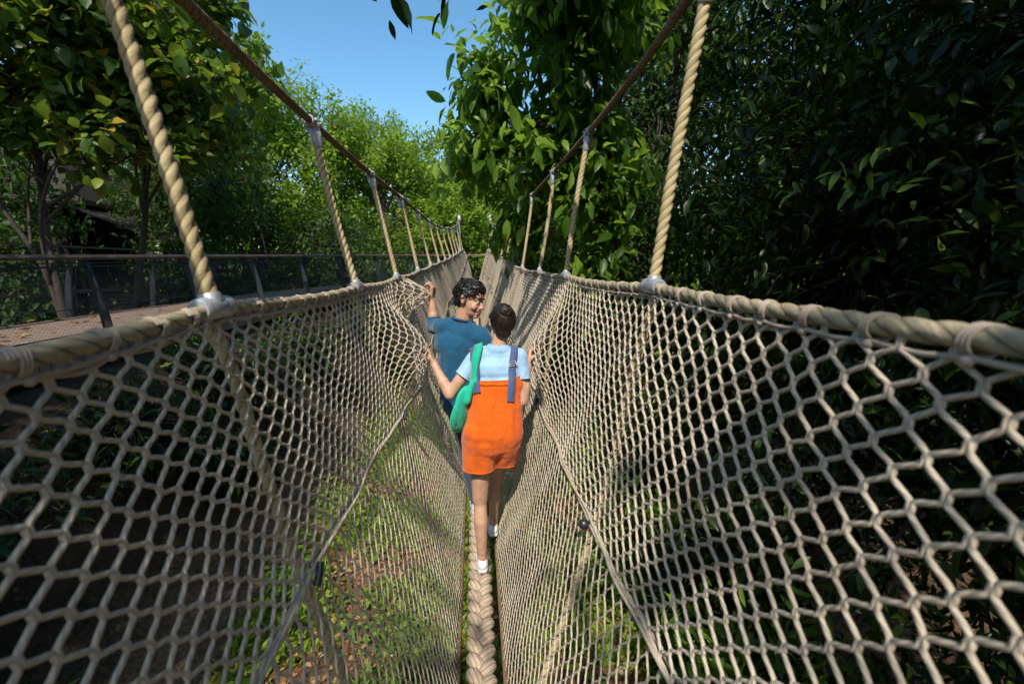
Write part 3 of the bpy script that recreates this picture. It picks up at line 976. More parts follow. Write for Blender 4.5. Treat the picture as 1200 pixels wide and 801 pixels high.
# canopy tree behind the photographer; unseen overhead crown shaped to shade nets and foliage
make_tree('shading_tree', 'big tree on the right, overhead crown shaped to shade the bridge sides', 'tree', (3.4, -2.6, GZ),
          [(1.95, -2.0, 4.2, 1.3, 1.3, .8), (2.7, -.4, 4.4, 1.5, 1.8, .9), (1.6, -.6, 4.7, .9, 1.2, .6), (1.6, .8, 4.7, .85, 1.1, .5), (2.6, 1.8, 4.8, 1.4, 1.5, .8), (1.6, 2.5, 4.8, .9, 1.1, .55), (-.18, -3.25, 4.2, .42, .5, .35), (-.2, -3.2, 4.3, .42, .5, .35), (-.15, -3.3, 4.1, .4, .5, .3), (-.2, -3.1, 4.25, .4, .45, .3), (.9, -3.6, 4.2, .7, .7, .45), (1.2, -3.7, 4.2, .9, .9, .6), (4.2, .8, 4.8, 1.8, 2, 1), (3.2, -3.5, 3.6, 1.8, 1.6, 1.2), (3.6, -1.8, 1.4, 1.3, 1.3, 1.4), (-.15, 3.0, 1.86, .42, .3, .22), (-.25, 3.05, 1.84, .4, .3, .2), (.0, 3.0, 1.9, .4, .3, .2), (-.35, 2.95, 1.88, .36, .3, .2), (.15, 3.0, 1.95, .4, .3, .2)],
          M_BARKD, L_DARK, 460, 17, .16, .36, .22, 27, spread=.28, thr=-.02)
make_tree('shading_tree', 'unseen tree left of the bridge behind the viewer, crown placed for shade', 'tree', (-3.4, -4.2, GZ),  # unseen crown placed so its shade falls on near net and bank
          [(-2.8, -5.6, 3.8, 1.2, 1.1, .8), (-3.8, -5.6, 3.4, 1.5, 1.3, 1.0), (-1.5, -3.65, 4.3, .45, .5, .35), (-1.78, -3.25, 4.3, .5, .55, .35), (-1.8, -3.2, 4.2, .5, .5, .3), (-4.6, -4.0, 4.0, 1.3, 1.2, .6), (-4.9, -2.4, 4.2, 1.3, 1.2, .6), (-5.2, -.6, 4.4, 1.3, 1.3, .6), (-5.2, 1.4, 4.6, 1.3, 1.3, .55)],
          M_BARK, L_OVER, 620, 14, .2, .4, .2, 28, spread=.3, thr=-.3)

# hanging twig of long leaves at the top of the picture
rng = np.random.default_rng(5)


def shrub(name, label, x, y, h, r, leafm, n, ln, lw, seed, group=None, per=14):
    return make_tree(name, label, 'shrub', (x, y, gheight(x, y)), [(x, y, gheight(x, y) + h * .55, r, r, h * .5), (x + r * .5, y + .3, gheight(x, y) + h * .4, r * .7, r * .7, h * .4)],
                     M_BARKD, leafm, n, per, ln, lw, .04, seed, group, spread=.2, thr=-.4, shell=.4, hang=.1)


rows = [(1.9, .5, 2.0, .8), (2.3, 1.6, 2.3, .9), (1.9, 2.7, 1.7, .8), (2.4, 3.8, 2.2, .9), (1.9, 5.0, 1.5, .75), (2.3, 6.4, 2.0, .9), (1.8, 8.0, 1.8, .8), (2.1, 10, 2.2, 1.0), (1.9, 12.5, 2.0, 1), (2.6, -.6, 2.2, .9)]
pl = ['nearest', 'second', 'third', 'fourth', 'fifth', 'sixth', 'seventh', 'eighth', 'ninth', 'rearmost']
for q, (x, y, h, r) in enumerate(rows):
    shrub('understory_shrub', 'leafy green shrub growing below the right-hand net', x, y, h, r, L_DARK if q % 2 else L_OVER, 130, .16, .3, 40 + q, 'shrubs below the right net')
for q, (x, y, h, r) in enumerate([(-4.4, 1.6, 1.3, .9), (-4.6, 3.6, 1.4, 1.0), (-4.3, 5.6, 1.3, .9), (-4.2, 7.8, 1.4, 1), (-4.0, 10.2, 1.3, .9), (-4.9, -.2, 1.4, 1), (-3.4, 13, 1.3, .9), (-3.9, 2.8, .9, .6), (-3.8, 6.6, .9, .6)]):
    shrub('understory_shrub', 'dark shrub on the ground between the bridge and the boardwalk', x, y, h, r, L_DARK, 120, .13, .35, 60 + q, 'shrubs between the bridge and the boardwalk')

# left side behind the boardwalk: big-leaved trees
def fig_extra(tb):
    for pts, r in (([(-8.72, 10.3, -1.6), (-9.0, 10.35, -.2), (-9.5, 10.2, 1.2), (-9.6, 10.0, 2.8)], .06), ([(-8.9, 10.32, -.6), (-8.5, 10.0, .9), (-7.6, 9.9, 2.2), (-6.6, 10.1, 2.9)], .042),
                   ([(-9.1, 10.3, .1), (-9.2, 10.6, 1.3), (-8.8, 10.5, 2.4)], .03), ([(-8.3, 10.0, 1.3), (-8.9, 9.8, 2.1), (-9.3, 9.6, 3.2)], .026)):
        tb.tube(smoothpath(pts, 18), r * np.linspace(1, .35, 18), 8)


make_tree('fig_tree', 'big-leaved tree with slim forked trunk in front of the shingle roof', 'tree', (-8.7, 10.3, GZ),
          [(-8.8, 9.8, 3.5, 1.4, 1.2, .6), (-7.4, 9.6, 4.2, 1.4, 1.2, .7), (-9.2, 9.2, 4.9, 1.5, 1.2, .8), (-7.0, 10.2, 3.0, 1.1, 1.0, .4), (-8.2, 10.4, 2.7, 1.3, .9, .35), (-7.2, 10.6, 2.0, 1.0, .9, .35), (-8.0, 9, 5.8, 1.7, 1.4, .8), (-6.2, 10.4, 2.3, .9, .8, .35), (-8.7, 9.9, 4.7, 1.2, 1, .6), (-8.6, 9.7, 2.3, .9, .9, .3), (-9.1, 10.5, 3.3, 1.3, 1, .5)],
          M_BARKD, L_FIG, 760, 10, .28, .74, .075, 31, spread=.36, thr=-.12, hang=.0, trunk_top=(-8.3, 10.1, 3.0), droop=.22, extra=fig_extra)
make_tree('fig_tree', 'big-leaved tree spreading beside the roof, yellowing leaves at its edge', 'tree', (-8.6, 12.2, GZ),
          [(-7.2, 11.4, 3.2, 1.7, 1.5, .8), (-6.4, 12, 2.7, 1.3, 1.2, .45), (-8.4, 12.6, 4.6, 2, 1.8, 1.0), (-6.6, 12.4, 4.6, 1.5, 1.4, .8), (-8.0, 11.5, 6.2, 2, 1.8, .9), (-5.1, 10.2, 3.3, 1.0, 1.0, .5), (-5.7, 9.8, 4.7, 1.3, 1.2, .7), (-6.6, 10.2, 2.3, 1.2, 1.0, .35), (-5.0, 10.4, 5.6, 1.0, 1, .6)],
          M_BARKD, L_FIG, 700, 10, .27, .74, .085, 32, spread=.36, thr=-.12, hang=.0, droop=.22)
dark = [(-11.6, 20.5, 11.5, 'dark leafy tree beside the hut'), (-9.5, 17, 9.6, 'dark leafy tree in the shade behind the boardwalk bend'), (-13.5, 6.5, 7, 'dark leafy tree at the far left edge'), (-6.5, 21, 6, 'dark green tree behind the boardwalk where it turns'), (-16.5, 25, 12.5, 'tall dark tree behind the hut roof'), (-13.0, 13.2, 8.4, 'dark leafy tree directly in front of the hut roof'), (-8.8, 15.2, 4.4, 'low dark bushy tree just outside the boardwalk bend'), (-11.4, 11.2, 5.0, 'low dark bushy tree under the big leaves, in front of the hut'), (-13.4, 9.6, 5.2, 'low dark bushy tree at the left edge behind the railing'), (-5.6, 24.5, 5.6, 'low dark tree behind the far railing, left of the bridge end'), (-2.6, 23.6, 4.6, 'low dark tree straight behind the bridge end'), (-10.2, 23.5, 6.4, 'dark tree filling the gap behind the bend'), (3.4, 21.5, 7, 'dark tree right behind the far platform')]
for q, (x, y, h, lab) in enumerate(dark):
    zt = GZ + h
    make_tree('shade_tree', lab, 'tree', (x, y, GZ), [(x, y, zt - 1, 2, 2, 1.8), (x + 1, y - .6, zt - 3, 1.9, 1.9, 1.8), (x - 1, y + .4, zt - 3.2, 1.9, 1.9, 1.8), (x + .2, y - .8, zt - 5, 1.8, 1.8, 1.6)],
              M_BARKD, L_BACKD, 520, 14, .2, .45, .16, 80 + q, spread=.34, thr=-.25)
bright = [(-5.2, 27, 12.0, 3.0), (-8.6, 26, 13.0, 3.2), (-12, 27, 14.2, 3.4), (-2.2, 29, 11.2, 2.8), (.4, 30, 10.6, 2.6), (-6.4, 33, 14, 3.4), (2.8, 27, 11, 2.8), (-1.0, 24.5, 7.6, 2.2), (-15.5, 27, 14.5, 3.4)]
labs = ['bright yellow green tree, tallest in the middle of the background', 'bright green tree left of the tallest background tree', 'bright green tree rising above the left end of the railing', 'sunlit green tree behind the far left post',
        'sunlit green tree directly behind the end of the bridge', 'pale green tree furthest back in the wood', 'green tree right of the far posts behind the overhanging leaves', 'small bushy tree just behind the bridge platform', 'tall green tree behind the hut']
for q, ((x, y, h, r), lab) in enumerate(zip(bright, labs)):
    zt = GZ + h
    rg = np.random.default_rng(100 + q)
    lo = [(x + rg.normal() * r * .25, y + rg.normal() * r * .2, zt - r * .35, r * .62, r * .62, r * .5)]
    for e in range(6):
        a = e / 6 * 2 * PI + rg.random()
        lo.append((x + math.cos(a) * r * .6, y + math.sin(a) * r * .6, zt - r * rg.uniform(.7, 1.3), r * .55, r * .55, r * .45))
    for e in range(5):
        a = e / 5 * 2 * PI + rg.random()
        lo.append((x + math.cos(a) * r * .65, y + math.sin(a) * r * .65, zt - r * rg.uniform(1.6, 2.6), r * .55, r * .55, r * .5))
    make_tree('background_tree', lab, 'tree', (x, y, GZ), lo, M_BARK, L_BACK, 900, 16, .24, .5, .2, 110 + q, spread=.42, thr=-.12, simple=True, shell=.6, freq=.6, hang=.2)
# thin feathery tree that pokes above the canopy
make_tree('slender_tree', 'slender wispy treetop poking above the canopy against the sky', 'tree', (-9.6, 22.5, GZ),
          [(-9.6, 22.4, 7.6, .5, .5, .9), (-9.3, 22.4, 8.8, .35, .35, .6), (-10.0, 22.5, 7.0, .6, .6, .5), (-9.2, 22.5, 6.8, .6, .6, .5)], M_BARK, L_BACK, 130, 12, .26, .4, .05, 140, spread=.3, thr=-.6, simple=True, trunk_top=(-9.5, 22.4, 8.6))

# unseen trees added left of and behind the viewer to block skylight
for q, (x, y, h, lab) in enumerate([(-8.8, -2.5, 8.5, 'leafy tree added for shade left of the boardwalk, level with the viewer'), (-9.8, 2.4, 8.0, 'leafy tree added for shade left of the boardwalk ahead of the viewer'), (-7.5, -8.5, 10, 'leafy tree added for shade behind the viewer on the left'),
                                    (1.0, -9.5, 9.5, 'leafy tree added for shade behind the start of the bridge'), (6.5, -6.5, 11, 'leafy tree added for shade behind the viewer on the right'), (-2.8, -11.5, 10.5, 'leafy tree added for shade furthest behind the viewer')]):
    zt = GZ + h
    make_tree('shade_tree', lab, 'tree', (x, y, GZ), [(x, y, zt - 1.2, 2, 2, 1.6), (x + 1.2, y + .6, zt - 3, 1.9, 1.9, 1.7), (x - 1, y - .8, zt - 3.2, 1.9, 1.9, 1.7), (x + .3, y + .9, zt - 5.2, 2, 1.9, 1.7)],
              M_BARKD, L_BACKD, 420, 13, .24, .5, .18, 200 + q, spread=.36, thr=-.3)
for q, (x, y, h, lab) in enumerate([(11.5, 8, 12, 'tall dark tree deep in the wood, right of the bridge middle'), (10.5, -.5, 11, 'tall dark tree deep in the wood at the right edge'), (9.5, 13, 11, 'tall dark tree deep in the wood behind the overhanging one')]):
    zt = GZ + h
    make_tree('broadleaf_tree', lab, 'tree', (x, y, GZ), [(x - 1, y, zt - 2, 2.8, 2.8, 2), (x - 1.6, y + 1.5, zt - 5, 2.6, 2.6, 2.4), (x - 1.8, y - 1.4, zt - 5.2, 2.6, 2.6, 2.4), (x - 1.6, y, zt - 8.6, 2.4, 3.2, 2.2), (x - 2, y + 1.6, zt - 10, 2, 2.4, 1.8)],
              M_BARKD, L_DARK, 800, 13, .3, .45, .25, 220 + q, spread=.5, thr=-.4, simple=True)

# the far wood that closes the view, one mass nobody could count
rng = np.random.default_rng(77)
N = 26000
a = rng.uniform(-1.25, 1.1, N)
dist = rng.uniform(40, 52, N)
hh = 6.5 + 2.2 * np.sin(a * 9) + 1.5 * np.sin(a * 23 + 1)
p = np.stack([np.sin(a) * dist, np.cos(a) * dist, GZ + rng.random(N) * (hh + 4)], -1)
mb = MB()
Lg = rng.uniform(.5, 1.1, N)
add_leaves(mb, p, unit(rng.normal(size=(N, 3)) + [0, 0, -.2]), unit(rng.normal(size=(N, 3)) * .5 + [0, -.5, 1]), Lg, Lg * .6, rng.beta(2, 2.5, N), simple=True)
tag(mb.build('distant_wood', L_BACK), 'mass of green foliage closing the view behind the trees', 'woodland', kind='stuff')

# leaves fallen on the boardwalk
rng = np.random.default_rng(31)
N = 420
f = rng.integers(8, 120, N); e = rng.random((N, 1))
p = A[f] * e + B[f] * (1 - e) + np.array([0, 0, .012]) + np.c_[rng.normal(size=(N, 2)) * .1, np.zeros(N)]
a = rng.uniform(0, 2 * PI, N); Lg = rng.uniform(.07, .18, N)
mb = MB()
add_leaves(mb, p, np.stack([np.cos(a), np.sin(a), 0 * a], -1), unit(np.array([0, 0, 1.]) + rng.normal(size=(N, 3)) * .15), Lg, Lg * .6, rng.random(N), droop=.05, simple=True)
tag(mb.build('leaf_litter', M_LITTER), 'brown fallen leaves lying on the boards of the boardwalk', 'fallen leaves', kind='stuff')
# ------------------------------------------------------------------ people
def mat_skin(name, base):
    m, nt, b, o = new_mat(name)
    oc = obj_coord(nt)
    n = noise_tex(nt, 14, 4, .6, oc)
    d = tuple(c * .82 for c in base); l = tuple(min(1, c * 1.12) for c in base)
    nt.links.new(ramp(nt, n, [(.35, d), (.5, base), (.7, l)]), b.inputs['Base Color'])
    b.inputs['Roughness'].default_value = .48
    b.inputs['Subsurface Weight'].default_value = .12
    b.inputs['Subsurface Radius'].default_value = (.02, .008, .004)
    b.inputs['Subsurface Scale'].default_value = .4
    bump(nt, b, noise_tex(nt, 220, 2, .5, oc), .12, .001)
    return m


def mat_cloth(name, base, weave=900, wr=.35, rough=.85, sheen=.25):
    m, nt, b, o = new_mat(name)
    oc = obj_coord(nt)
    n = noise_tex(nt, 9, 5, .6, oc)
    d = tuple(c * .84 for c in base); l = tuple(min(1, c * 1.1) for c in base)
    nt.links.new(ramp(nt, n, [(.35, d), (.52, base), (.72, l)]), b.inputs['Base Color'])
    b.inputs['Roughness'].default_value = rough
    b.inputs['Sheen Weight'].default_value = sheen
    b.inputs['Specular IOR Level'].default_value = .2
    f = noise_tex(nt, 26, 3, .5, mapping(nt, oc, (1, 1, .45)))
    w_ = noise_tex(nt, weave, 1, .5, oc)
    mx = nd(nt, 'ShaderNodeMath', operation='MULTIPLY_ADD'); nt.links.new(w_, mx.inputs[0]); mx.inputs[1].default_value = .08
    nt.links.new(f, mx.inputs[2])
    bump(nt, b, mx.outputs[0], wr, .02)
    return m


SKIN_W = mat_skin('skin_light', (.56, .33, .215))
SKIN_M = mat_skin('skin_tan', (.47, .265, .165))
HAIR = mat_simple('black_hair', [(.3, (.006, .005, .005)), (.6, (.016, .012, .010)), (.85, (.035, .024, .018))], 40, .38, 0, 120, .5, .004, .5)
HAIR_W = mat_simple('dark_brown_hair', [(.3, (.008, .005, .004)), (.6, (.024, .014, .010)), (.85, (.06, .032, .02))], 40, .36, 0, 120, .5, .004, .5)
ORANGE = mat_cloth('orange_cotton', (.74, .125, .006))
TEE = mat_cloth('pale_blue_jersey', (.33, .53, .75), wr=.4)
TEAL = mat_cloth('teal_blue_jersey', (.013, .09, .175), wr=.55)
JEANS = mat_cloth('dark_denim', (.05, .07, .11))
GREEN = mat_cloth('green_canvas', (.015, .46, .29), wr=.35)
STRAP = mat_cloth('slate_webbing', (.08, .105, .22), wr=.1)
WHITE = mat_simple('white_canvas', [(.3, (.66, .66, .68)), (.7, (.8, .8, .82))], 12, .8, 0, 300, .2, .001)
SOLE = mat_simple('white_rubber', [(.3, (.6, .6, .58)), (.7, (.74, .74, .72))], 12, .6)
TEETH = mat_simple('teeth', [(.3, (.75, .72, .66)), (.7, (.82, .8, .75))], 12, .3)
LIP = mat_simple('lips', [(.3, (.30, .09, .075)), (.7, (.38, .13, .11))], 40, .45)
IRIS = mat_simple('dark_iris', [(.3, (.01, .006, .004)), (.7, (.02, .012, .008))], 40, .2)
EYEW = mat_simple('eye_white', [(.3, (.68, .65, .62)), (.7, (.74, .72, .7))], 40, .25)
BUCKLE = mat_simple('grey_buckle', [(.3, (.3, .31, .33)), (.7, (.42, .43, .45))], 40, .4, .3)


def fuse(mb, voxel, smooth=6, fac=.5):
    """melt overlapping limbs into one continuous skin; returns (verts, faces)"""
    me = mb.mesh()
    ob = bpy.data.objects.new('tmp', me)
    COL.objects.link(ob)
    r = ob.modifiers.new('r', 'REMESH'); r.mode = 'VOXEL'; r.voxel_size = voxel; r.use_smooth_shade = True
    s = ob.modifiers.new('s', 'SMOOTH'); s.iterations = smooth; s.factor = fac
    dg = bpy.context.evaluated_depsgraph_get()
    out = bpy.data.meshes.new_from_object(ob.evaluated_get(dg))
    bpy.data.objects.remove(ob); bpy.data.meshes.remove(me)
    return out


def trim(me, cuts):
    """cuts: (point, outward normal, radius or None)"""
    bm = bmesh.new(); bm.from_mesh(me)
    for p, n, r in cuts:
        p = Vector(p); n = Vector(n).normalized()
        if r is None:
            g = bm.verts[:] + bm.edges[:] + bm.faces[:]
        else:
            fs = [f for f in bm.faces if (f.calc_center_median() - p).length < r]
            es = set(e for f in fs for e in f.edges); vs = set(v for f in fs for v in f.verts)
            g = list(vs) + list(es) + fs
        bmesh.ops.bisect_plane(bm, geom=g, plane_co=p, plane_no=n, clear_outer=True)
    # keep the largest connected piece only
    bm.verts.ensure_lookup_table()
    seen = set(); best = []
    for v0 in bm.verts:
        if v0 in seen: continue
        st, comp = [v0], []
        seen.add(v0)
        while st:
            v = st.pop(); comp.append(v)
            for e in v.link_edges:
                o_ = e.other_vert(v)
                if o_ not in seen: seen.add(o_); st.append(o_)
        if len(comp) > len(best): best = comp
    keep = set(best)
    bmesh.ops.delete(bm, geom=[v for v in bm.verts if v not in keep], context='VERTS')
    loose = [v for v in bm.verts if not v.link_faces]
    bmesh.ops.delete(bm, geom=loose, context='VERTS')
    bm.to_mesh(me); bm.free()
    return me


def wrinkle(me, amp, freq, seed=0, stretch=(1, 1, .6), mask=None):
    n = len(me.vertices)
    co = np.empty(n * 3); me.vertices.foreach_get('co', co); co = co.reshape(-1, 3)
    no = np.empty(n * 3); me.vertices.foreach_get('normal', no); no = no.reshape(-1, 3)
    q = co * freq * np.array(stretch) + seed
    h = np.array([noise.noise(Vector(a)) + .5 * abs(noise.noise(Vector(a * 2.1 + 3))) for a in q])
    if mask is not None: h = h * mask(co)
    co += no * (h * amp)[:, None]
    me.vertices.foreach_set('co', co.ravel()); me.update()
    return me


def hems(me, r=.0028):
    """rolled edges along the open borders of a garment"""
    bm = bmesh.new(); bm.from_mesh(me)
    nxt = {}
    for e in bm.edges:
        if len(e.link_loops) == 1:
            a, b_ = e.verts
            nxt.setdefault(a, []).append(b_); nxt.setdefault(b_, []).append(a)
    out = []; seen = set()
    for v in list(nxt):
        if v in seen: continue
        loop = [v]; seen.add(v); cur = v
        while True:
            c = [q for q in nxt[cur] if q not in seen]
            if not c: break
            cur = c[0]; seen.add(cur); loop.append(cur)
        if len(loop) < 12: continue
        P = np.array([q.co[:] for q in loop] + [loop[0].co[:]])
        for _ in range(4): P[1:-1] = (P[:-2] + 2 * P[1:-1] + P[2:]) / 4
        mb = MB(); mb.tube(P[::2] if len(P) > 40 else P, r, 6, caps=False); out.append(mb)
    bm.free()
    return out


def put(name, me, mat, parent):
    off = abs_off(parent)
    me.transform(Matrix.Translation(Vector(-off)))
    me.materials.clear()
    me.polygons.foreach_set('use_smooth', np.ones(len(me.polygons), bool))
    return link_mesh(name, me, mat, parent)


def bvh_of(me):
    return BVHTree.FromPolygons([v.co.copy() for v in me.vertices], [p.vertices[:] for p in me.polygons])


def ribbon(path, width, trees, lift=.005, thick=.004, n=40, wdir=None):
    """flat strap laid on a surface"""
    P = smoothpath(path, n)
    q = []
    nr = []
    for p in P:
        best = None
        for t in trees:
            h = t.find_nearest(Vector(p))
            if h[0] is not None and (best is None or h[3] < best[3]): best = h
        q.append(np.array(best[0])); nr.append(np.array(best[1]))
    q, nr = np.array(q), unit(np.array(nr))
    for _ in range(3):
        nr[1:-1] = unit(nr[:-2] + nr[1:-1] * 2 + nr[2:])
        q[1:-1] = (q[:-2] + 2 * q[1:-1] + q[2:]) / 4
    q = q + nr * lift
    return flat_strip(q, nr, width, thick)


def flat_strip(q, nr, width, thick):
    T = unit(np.gradient(q, axis=0)); W = unit(np.cross(T, nr)); width = np.broadcast_to(width, (len(q),))[:, None]
    prof = [(-.5, -.5), (-.5, .5), (0, .6), (.5, .5), (.5, -.5)]
    V = np.stack([q + W * width * a + nr * thick * b for a, b in prof], 1)
    k, m = len(q), len(prof)
    ii = np.arange(k - 1)[:, None] * m; jj = np.arange(m)[None]
    mb = MB()
    mb.add(V.reshape(-1, 3), np.stack([ii + jj, ii + (jj + 1) % m, ii + m + (jj + 1) % m, ii + m + jj], -1).reshape(-1, 4))
    mb.add(V[0], np.arange(m)[None]); mb.add(V[-1], np.arange(m)[None])
    return mb


def frame(fwd, up):
    f = unit(np.array(fwd, float)); r = unit(np.cross(f, up)); u = np.cross(r, f)
    return np.stack([r, f, u], 1)     # columns


def hand(mb, wrist, d, nrm, thumb, size=1., curl=(35, 55, 35), tcurl=25):
    """d: along the hand, nrm: palm side, thumb: side the thumb is on"""
    d = unit(np.array(d, float)); n = np.array(nrm, float); n = unit(n - d * np.dot(n, d))
    t = np.cross(n, d); t = t if np.dot(t, thumb) > 0 else -t
    w = np.array(wrist, float); S = size
    off = [.027, .0095, -.0085, -.025]; ln = [.074, .082, .077, .06]; base = [.088, .092, .088, .080]
    for o, L, b in zip(off, ln, base):
        k0 = w + d * .012 * S + t * o * .6 * S; k1 = w + d * b * S + t * o * S
        mb.capsule(k0, k1, .0145 * S, .0115 * S, 10)
        dirn = d.copy(); p = k1; r = .0092
        for seg, (fr, cu) in enumerate(zip((.45, .30, .25), curl)):
            a = math.radians(cu)
            nn = unit(n - dirn * np.dot(n, dirn)) if seg == 0 else nn
            nd_ = dirn * math.cos(a) + nn * math.sin(a); nn = nn * math.cos(a) - dirn * math.sin(a); dirn = nd_
            q = p + dirn * L * fr * S
            mb.capsule(p, q, r * S, (r - .0009) * S, 10); p = q; r -= .0009
    p = w + d * .025 * S + t * .022 * S + n * .006 * S
    dirn = unit(d * .55 + t * .75 + n * .35)
    mb.capsule(w + d * .02 * S + t * .012 * S, p + dirn * .03 * S, .016 * S, .0125 * S, 10)
    p = p + dirn * .03 * S
    for L, r in ((.034, .0108), (.027, .0098)):
        dirn = unit(dirn + n * math.tan(math.radians(tcurl)) + d * .25)
        q = p + dirn * L * S; mb.capsule(p, q, r * S, (r - .0012) * S, 10); p = q


def head_parts(mb, c, R, s=1., female=False):
    c = np.array(c, float)
    L = lambda *p: c + R @ (np.array(p) * s)
    ball = lambda p, r: mb.ball(L(*p), np.array(r) * s, 18, 12, R)
    ball((0, -.012, .032), (.074, .094, .084))
    ball((0, .030, -.025), (.060, .062, .078))
    ball((0, .030, -.072), (.049, .055, .040))
    ball((0, .074, -.098), (.021, .019, .016))
    for x in (-1, 1):
        ball((x * .036, .064, -.036), (.026, .024, .026))
        ball((x * .078, -.006, -.006), (.011, .019, .031))
        ball((x * .080, -.010, .010), (.012, .018, .017))
        mb.capsule(L(x * .018, .086, .016), L(x * .046, .076, .014), .0085 * s, .007 * s, 10)      # brow ridge / upper lid
        mb.capsule(L(x * .020, .086, -.011), L(x * .042, .078, -.010), .006 * s, .005 * s, 10)     # lower lid
    ball((0, .070, .035), (.048, .024, .03))
    mb.capsule(L(0, .088, .004), L(0, .108, -.034), .0085 * s, .0125 * s, 12)
    for x in (-1, 1): ball((x * .0115, .099, -.038), (.010, .011, .009))
    mb.capsule(L(-.018, .088, -.056), L(.018, .088, -.056), .0085 * s, .0085 * s, 10)
    mb.capsule(L(-.014, .086, -.079), L(.014, .086, -.079), .0095 * s, .0095 * s, 10)
    return L


def face_bits(root, L, R, s=1., smile=True):
    for x in (-1, 1):
        e = MB(); e.ball(L(x * .031, .0835, .002), np.array((.0135, .008, .0062)) * s, 14, 10, R)
        eo = e.build('eye', EYEW, root)
        e = MB(); e.ball(L(x * .031, .0885, .002), np.array((.0062, .005, .0058)) * s, 12, 8, R)
        e.build('iris', IRIS, eo)
        e = MB()
        P = smoothpath([L(x * .014, .096, .023), L(x * .031, .0935, .029), L(x * .050, .080, .022)], 10)
        e.tube(P, np.array([.0035, .005, .005, .005, .0048, .0045, .004, .0035, .003, .002]) * s, 8); e.build('eyebrow', HAIR, root)
    e = MB()
    up = smoothpath([L(-.027, .084, -.058), L(-.012, .097, -.0605), L(0, .099, -.0615), L(.012, .097, -.0605), L(.027, .084, -.058)], 14)
    lo = smoothpath([L(-.027, .084, -.058), L(-.014, .094, -.076), L(0, .097, -.080), L(.014, .094, -.076), L(.027, .084, -.058)], 14)
    e.tube(up, .0042 * s, 8); e.tube(lo, .0050 * s, 8)
    lp = e.build('lips', LIP, root)
    e = MB(); e.ball(L(0, .089, -.068), np.array((.022, .009, .0085)) * s, 14, 8, R); e.build('teeth', TEETH, lp)


def shoe(root, heel, toe, z, mat, sole, s=1., name='shoe'):
    h = np.array([*heel, z]); t = np.array([*toe, z]); d = unit(t - h); L = np.linalg.norm(t - h)
    x = unit(np.cross(d, [0, 0, 1.]))
    R = np.stack([x, d, [0, 0, 1]], 1)
    at = lambda a, b, c: h + R @ np.array([a, b, c])
    mb = MB()
    mb.ball(at(0, .035, .040), (.036, .042, .040), 16, 10, R)
    mb.ball(at(0, .09, .038), (.038, .07, .036), 16, 10, R)
    mb.ball(at(.002, L - .075, .028), (.045, .072, .028), 16, 10, R)
    mb.capsule(at(0, .045, .05), at(0, .050, .078), .036, .034)
    me = fuse(mb, .006, 8)
    trim(me, [(at(0, .05, .082), (0, -.15, 1), None), (at(0, .05, .012), (0, 0, -1), None)])
    so_ = put(name, me, mat, root)
    k = 28
    a = np.linspace(0, 2 * PI, k, endpoint=False)
    wd = lambda y: np.interp(y, [0, .03, .10, L * .68, L * .9, L], [.022, .035, .036, .047, .036, .016])
    out = []
    for sy, ys in ((1, np.linspace(0, L, 18)), (-1, np.linspace(L, 0, 18))):
        for y in ys: out.append((sy * wd(y), y))
    out = np.array(out); m = len(out)
    mb = MB()
    rings = [(1., .0), (1.04, .004), (1.04, .018), (.98, .021)]
    V = np.concatenate([[at(p[0] * g, (p[1] - L / 2) * (1 + (g - 1) * .4) + L / 2, zz) for p in out] for g, zz in rings])
    ii = np.arange(3)[:, None] * m; jj = np.arange(m)[None]
    mb.add(V, np.stack([ii + jj, ii + (jj + 1) % m, ii + m + (jj + 1) % m, ii + m + jj], -1).reshape(-1, 4))
    mb.add(V[:m], np.arange(m)[None][:, ::-1]); mb.add(V[-m:], np.arange(m)[None])
    mb.build('sole', sole, so_)


def locks(mb, c, R, s, n, seed, flow, length, rad, region):
    """short tapered strands of hair lying over the scalp"""
    rg = np.random.default_rng(seed)
    c = np.array(c, float)
    k = 0
    while k < n:
        v = unit(rg.normal(size=3))
        if not region(v): continue
        k += 1
        p = np.array([0, -.012, .032]) + v * np.array([.079, .099, .090])
        fl = flow(v, rg)
        fl = unit(fl - v * np.dot(fl, v))
        P = []
        q = p.copy(); dcur = fl
        Ls = length * rg.uniform(.6, 1.3)
        wob = rg.normal(size=3) * .5
        for t in range(6):
            P.append(q.copy())
            vv = unit((q - np.array([0, -.012, .032])) / np.array([.079, .099, .090]))
            dcur = unit(dcur - vv * np.dot(dcur, vv) * .8 + wob * .25 + vv * .10)
            wob = -wob if t == 2 else wob
            q = q + dcur * Ls / 5
        P = np.array([c + R @ (a * s) for a in P])
        mb.tube(P, np.array([1, 1.1, 1, .8, .5, .12]) * rad * s * rg.uniform(.7, 1.3), 5, caps=False)


# ---- the woman -----------------------------------------------------------------------------------
W = empty('person', (.06, 2.75, -2.0), 'woman seen from behind in orange dungarees, pale blue tee and white slip-on shoes', 'person', 'people crossing the rope bridge')
hipL, hipR = np.array([.022, 2.655, -1.12]), np.array([.150, 2.665, -1.12])
knL, knR = np.array([.008, 2.665, -1.53]), np.array([.118, 2.885, -1.50])
anL, anR = np.array([.016, 2.635, -1.925]), np.array([.102, 2.995, -1.91])
shL, shR = np.array([.000, 2.735, -.618]), np.array([.262, 2.735, -.622])
elL, elR = np.array([-.168, 2.70, -.843]), np.array([.278, 2.665, -.885])
wrL, wrR = np.array([-.268, 2.775, -.660]), np.array([.318, 2.735, -.672])
neck = np.array([.130, 2.745, -.565]); hdc = np.array([.157, 2.765, -.408])
b = MB()
b.capsule((.03, 2.66, -1.06), (.14, 2.66, -1.06), .10, .10)
b.capsule((.086, 2.665, -1.06), (.105, 2.69, -.90), .105, .092)
